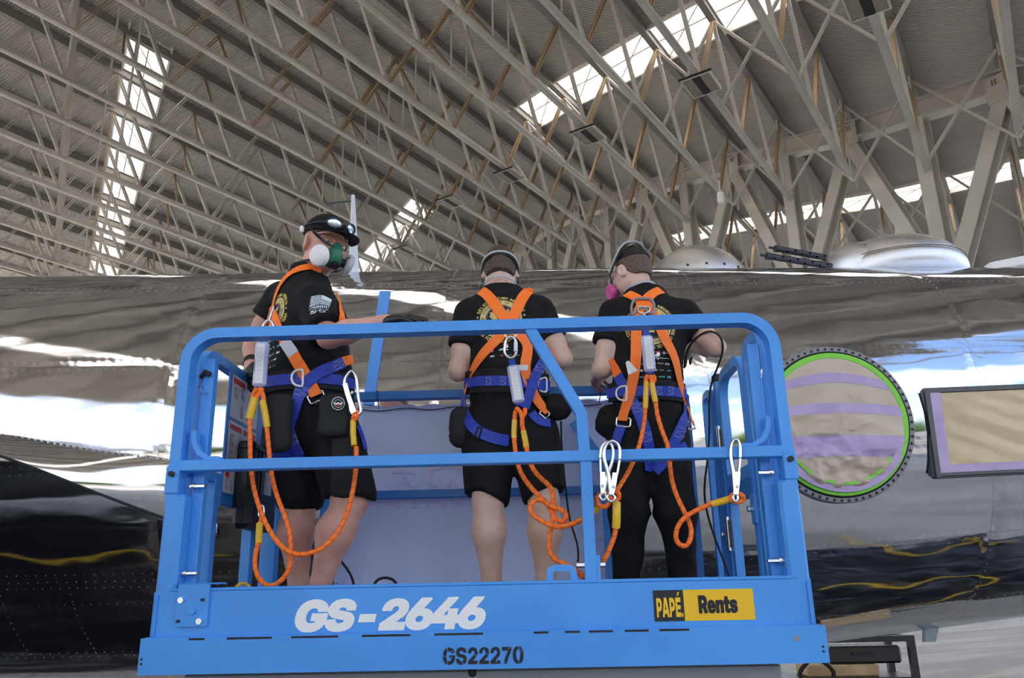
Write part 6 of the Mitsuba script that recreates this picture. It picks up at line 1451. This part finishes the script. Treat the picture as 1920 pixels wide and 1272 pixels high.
def px3(pts): return np.array([at(*q) for q in pts])
def pack(parent, a, b, Y, wpx=22):                            # shock absorber pack from picture point a to b
    p0, p1 = at(*a, Y), at(*b, Y); t = unit(p1 - p0); x = unit(np.cross(t, (0, 1, 0))); n = np.cross(x, t); n = n if n[1] < 0 else -n; L_ = np.linalg.norm(p1 - p0)
    def bx_(w, d, u0, u1, c, o=0):
        m = cbox(-w / 2, w / 2, 0, (u1 - u0) * L_, -d / 2, d / 2, c); M = np.eye(4); M[:3, 0], M[:3, 1], M[:3, 2], M[:3, 3] = x, t, np.cross(x, t), p0 + t * u0 * L_ + n * o; m.apply_transform(M); return m
    w = wpx / 450
    k = add('shock_pack', bx_(w, .030, 0, 1, .008), 'm_pack', parent, label='clear wrapped shock absorber pack'); add('pack_label', bx_(w * .62, .002, .06, .94, .0004, .0165), 'm_white', k); add('webbing', bx_(w * .55, .010, -.16, .02, .002), 'm_webblue', parent); add('webbing', bx_(w * .55, .010, .98, 1.07, .002), 'm_webblue', parent)
    add('print', cat([bx_(w * .3, .0006, .15 + .1 * i, .155 + .1 * i, .0001, .0178) for i in range(8)]), 'm_print_grey', k, kind='stuff')
def carabiner(parent, pxs, Y, r=.0058, name='carabiner', n=60):
    k = add(name, tube(spline(px3([(x, y_, Y) for x, y_ in pxs]), n, True), r, 10, closed=True), 'm_chrome', parent, smooth=True); return k
def big_hook(parent, top, bot, Y, w=.036, flip=1):            # scaffold hook hung over a rail
    p0, p1 = at(*top, Y), at(*bot, Y); u = unit(p0 - p1); x = unit(np.cross(u, (0, 1, 0))) * flip; L_ = np.linalg.norm(p0 - p1); Q = lambda a, b, dy=0: p1 + x * a * w + u * b * L_ + np.array([0, dy, 0])
    body = [Q(.0, .0), Q(.12, .16), Q(.32, .40), Q(.62, .62), Q(.70, .80), Q(.50, .95), Q(.15, 1.0), Q(-.22, .95), Q(-.40, .82), Q(-.42, .66)]
    k = add('rail_hook', tube(spline(np.array(body), 60), [.0085] * 10 + list(np.linspace(.0085, .0062, 20)) + [.0062] * 30, 10), 'm_chrome', parent, smooth=True)
    add('gate', tube([Q(-.42, .70), Q(-.34, .45), Q(-.12, .16)], .0055, 8), 'm_chrome', k, smooth=True); add('handle', strap_mesh(spline(np.array([Q(.02, .02), Q(-.10, .20), Q(-.16, .42)]), 14), np.repeat(np.array([[0, -1.0, 0]]), 14, 0), .020, .006), 'm_chrome', k); m = trimesh.creation.icosphere(2, .006); m.apply_translation(Q(-.12, .16, -.006)); add('rivet', m, 'm_white_metal', k, smooth=True)
    add('eye', tube(spline(np.array([Q(0, .02), Q(.28, -.03), Q(0, -.10), Q(-.28, -.03)]), 24, True), .0055, 8, closed=True), 'm_chrome', k, smooth=True)
    return k
def knot_loop(parent, c, w, h, Y): return add('rope_eye', tube(spline(px3([(c[0] + w / 2 * math.cos(a), c[1] + h / 2 * math.sin(a), Y + .006 * math.sin(2 * a)) for a in np.linspace(0, 2 * np.pi, 13)[:-1]]), 36, True), .0085, 10, closed=True), 'm_rope', parent, smooth=True)

# left person
l1 = thing('lanyard', 'orange twin rope lanyard looping below the left person in shorts', 'lanyard')
carabiner(l1, [(489, 642), (490, 622), (495, 608), (503, 601), (511, 606), (514, 618), (511, 632), (505, 641)], 3.12); add('screw_sleeve', tube(px3([(508, 612, 3.118), (506, 636, 3.118)]), .009, 12), 'm_white_metal', l1, smooth=30); add('link', tube(px3([(512, 575, 3.13), (504, 602, 3.12)]), .006, 10), 'm_chrome', l1, smooth=True)
pack(l1, (493, 642), (486, 726), 3.10, 24)
for a_ in ([(482, 728, 3.09), (474, 742, 3.09), (473, 752, 3.09)], [(486, 728, 3.09), (493, 742, 3.09), (494, 754, 3.09)], [(492, 729, 3.09), (484, 740, 3.08), (478, 750, 3.08)]): add('rope_eye', tube(spline(px3(a_), 16), .0095, 10), 'm_rope', l1, smooth=True)
sleeve(l1, px3([(477, 746, 3.08), (472, 768, 3.08), (467, 786, 3.08)]), .0155); sleeve(l1, px3([(492, 752, 3.09), (497, 775, 3.09), (501, 802, 3.09)]), .0135)
rope(l1, px3([(468, 785, 3.08), (469, 830, 3.07), (470, 870, 3.06), (477, 920, 3.04), (500, 985, 3.00), (530, 1027, 2.99), (560, 1040, 2.99), (600, 1030, 2.99), (635, 995, 3.01), (657, 940, 3.03), (667, 880, 3.05), (668, 838, 3.06)]), .0092, 140)
rope(l1, px3([(500, 800, 3.09), (504, 840, 3.08), (508, 880, 3.07), (521, 935, 3.05), (541, 990, 3.04), (545, 1030, 3.03), (544, 1060, 3.03), (530, 1086, 3.03), (505, 1099, 3.04), (484, 1082, 3.05), (478, 1052, 3.06), (484, 1018, 3.08)]), .0092, 140)
sleeve(l1, px3([(485, 1020, 3.08), (486, 1000, 3.09), (487, 982, 3.10)]), .0130); rope(l1, px3([(487, 983, 3.10), (490, 975, 3.10), (489, 968, 3.10)]), .0092, 12); carabiner(l1, [(486, 968), (487, 955), (492, 948), (495, 956), (492, 968)], 3.14, .004)
sleeve(l1, px3([(664, 836, 3.06), (662, 812, 3.07), (662, 790, 3.08)]), .0115); rope(l1, px3([(662, 790, 3.08), (664, 778, 3.08), (669, 772, 3.08), (670, 780, 3.08), (664, 788, 3.07)]), .0085, 24)
hk = carabiner(l1, [(662, 778), (655, 758), (648, 730), (646, 715), (652, 702), (660, 696), (667, 706), (670, 725), (673, 752), (675, 775)], 3.08, .0068, 'snap_hook'); add('handle', strap_mesh(spline(px3([(647, 720, 3.072), (655, 748, 3.072), (665, 774, 3.072)]), 16), np.repeat(np.array([[0, -1.0, 0]]), 16, 0), .020, .006), 'm_chrome', hk); add('gate_pin', tube(px3([(659, 735, 3.066), (661, 738, 3.066)]), .006, 8), 'm_white_metal', hk)
# middle person
l2 = thing('lanyard', 'orange twin rope lanyard with a knot beside the knee of the middle person', 'lanyard')
carabiner(l2, [(947, 646), (946, 660), (950, 668), (958, 672), (966, 666), (968, 652), (966, 638), (958, 632), (950, 636)], 3.19, .006); add('screw_sleeve', tube(px3([(967, 642, 3.185), (967, 660, 3.185)]), .0085, 12), 'm_white_metal', l2, smooth=30)
pack(l2, (961, 686), (973, 756), 3.17, 22)
for a_ in ([(974, 766, 3.16), (967, 772, 3.16), (965, 790, 3.16)], [(966, 766, 3.15), (976, 774, 3.15), (979, 800, 3.15)], [(984, 766, 3.16), (984, 775, 3.16), (978, 784, 3.16)]): add('rope_eye', tube(spline(px3(a_), 16), .0090, 10), 'm_rope', l2, smooth=True)
sleeve(l2, px3([(965, 788, 3.16), (964, 805, 3.16), (964, 822, 3.16)]), .0110); rope(l2, px3([(979, 798, 3.15), (981, 806, 3.15), (982, 812, 3.15)]), .0092, 10); sleeve(l2, px3([(981, 808, 3.15), (984, 822, 3.15), (987, 840, 3.14)]), .0115)
rope(l2, px3([(964, 820, 3.16), (967, 850, 3.14), (976, 885, 3.10), (996, 915, 3.06), (1018, 938, 3.03), (1035, 950, 3.00), (1052, 956, 2.99), (1062, 968, 2.99), (1055, 978, 3.0), (1038, 968, 3.02), (1028, 948, 3.03), (1010, 938, 3.02), (995, 948, 3.01), (997, 962, 3.0), (1020, 980, 2.99), (1050, 988, 2.98), (1080, 980, 2.97), (1100, 970, 2.96)]), .0092, 200)
rope(l2, px3([(987, 838, 3.14), (994, 868, 3.12), (1012, 895, 3.08), (1032, 915, 3.05), (1037, 940, 3.03), (1036, 975, 3.02), (1030, 1010, 3.02), (1034, 1042, 3.02), (1058, 1058, 3.0), (1080, 1070, 2.99), (1098, 1083, 2.97), (1118, 1074, 2.96), (1138, 1040, 2.95), (1152, 1005, 2.94), (1155, 985, 2.93)]), .0092, 200)
sleeve(l2, px3([(1098, 971, 2.96), (1112, 960, 2.95), (1122, 950, 2.94)]), .0115); sleeve(l2, px3([(1155, 990, 2.93), (1156, 968, 2.92), (1156, 942, 2.92)]), .0150)
knot_loop(l2, (1131, 938), 24, 26, 2.93); knot_loop(l2, (1152, 930), 18, 18, 2.93)
big_hook(l2, (1136, 829), (1131, 928), 2.868, .040, -1); big_hook(l2, (1153, 828), (1146, 930), 2.862, .050, 1)
# right person
l3 = thing('lanyard', 'orange twin rope lanyard of the right person, clipped to the rail near the gate', 'lanyard')
add('swivel', tube(px3([(1207, 590, 3.19), (1208, 615, 3.18)]), .0075, 10), 'm_chrome', l3, smooth=True); pack(l3, (1212, 630), (1219, 698), 3.17, 21)
for a_ in ([(1214, 704, 3.16), (1211, 714, 3.16), (1211, 724, 3.16)], [(1224, 704, 3.16), (1227, 712, 3.16), (1221, 720, 3.16)], [(1218, 704, 3.15), (1222, 714, 3.15), (1224, 724, 3.15)]): add('rope_eye', tube(spline(px3(a_), 16), .0090, 10), 'm_rope', l3, smooth=True)
sleeve(l3, px3([(1212, 716, 3.16), (1211, 740, 3.16), (1210, 766, 3.16)]), .0110); sleeve(l3, px3([(1222, 718, 3.15), (1225, 735, 3.15), (1229, 754, 3.15)]), .0115)
rope(l3, px3([(1210, 764, 3.16), (1208, 790, 3.15), (1202, 822, 3.12), (1194, 850, 3.07), (1178, 885, 3.0), (1163, 910, 2.95), (1154, 925, 2.93)]), .0085, 90)
rope(l3, px3([(1229, 752, 3.15), (1233, 780, 3.15), (1244, 815, 3.13), (1252, 838, 3.11), (1256, 870, 3.08), (1262, 910, 3.05), (1278, 950, 3.02), (1294, 985, 3.0), (1295, 1008, 2.99), (1285, 1024, 2.99), (1271, 1018, 2.99), (1268, 998, 2.98), (1280, 975, 2.97), (1305, 958, 2.96), (1335, 944, 2.95)]), .0088, 170)
sleeve(l3, px3([(1334, 946, 2.95), (1355, 940, 2.94), (1372, 935, 2.93)]), .0125); knot_loop(l3, (1382, 934), 24, 16, 2.92)
big_hook(l3, (1382, 824), (1379, 930), 2.866, .030, 1)

# hose held by the right person, and cables on the deck
k = thing('air_hose', 'black hose hanging from the elbow of the right person to the platform floor', 'hose'); scene[k] = mikit.ply(tube(spline(px3([(1283, 690, 3.70), (1285, 672, 3.60), (1300, 640, 3.46), (1330, 622, 3.40), (1350, 632, 3.40), (1355, 655, 3.42), (1345, 690, 3.50), (1332, 730, 3.55), (1330, 790, 3.58), (1328, 850, 3.60), (1322, 900, 3.60), (1322, 940, 3.60), (1334, 990, 3.58), (1352, 1040, 3.55), (1368, 1085, 3.52), (1372, 1102, 3.50)]), 120), .0048, 8), 'm_rubber', smooth=True)
k = thing('power_cable', 'thin black cable hanging from the hip of the middle person', 'cable'); scene[k] = mikit.ply(tube(spline(px3([(1052, 790, 3.45), (1053, 830, 3.48), (1057, 880, 3.50), (1062, 930, 3.52), (1070, 980, 3.54), (1082, 1020, 3.55), (1084, 1050, 3.55), (1078, 1085, 3.55), (1070, 1106, 3.55)]), 90), .0042, 8), 'm_rubber', smooth=True)
k = thing('floor_cable', 'black cable running out of the banner corner to the platform floor', 'cable'); scene[k] = mikit.ply(tube(spline(px3([(630, 1042, 3.95), (645, 1060, 3.90), (660, 1085, 3.80), (664, 1104, 3.75)]), 30), .006, 8), 'm_rubber', smooth=True)
k = thing('floor_cable', 'black cable arching above the toe board below the banner', 'cable'); scene[k] = mikit.ply(tube(spline(px3([(700, 1102, 3.7), (706, 1090, 3.72), (722, 1084, 3.74), (738, 1089, 3.74), (745, 1100, 3.72)]), 40), .006, 8), 'm_rubber', smooth=True)
k = thing('yellow_hose', 'yellow hose arching above the toe board at the left end', 'hose'); scene[k] = mikit.ply(tube(spline(px3([(441, 1106, 3.1), (448, 1097, 3.12), (460, 1095, 3.14), (470, 1104, 3.14)]), 30), .006, 8), 'm_cord_yellow', smooth=True)
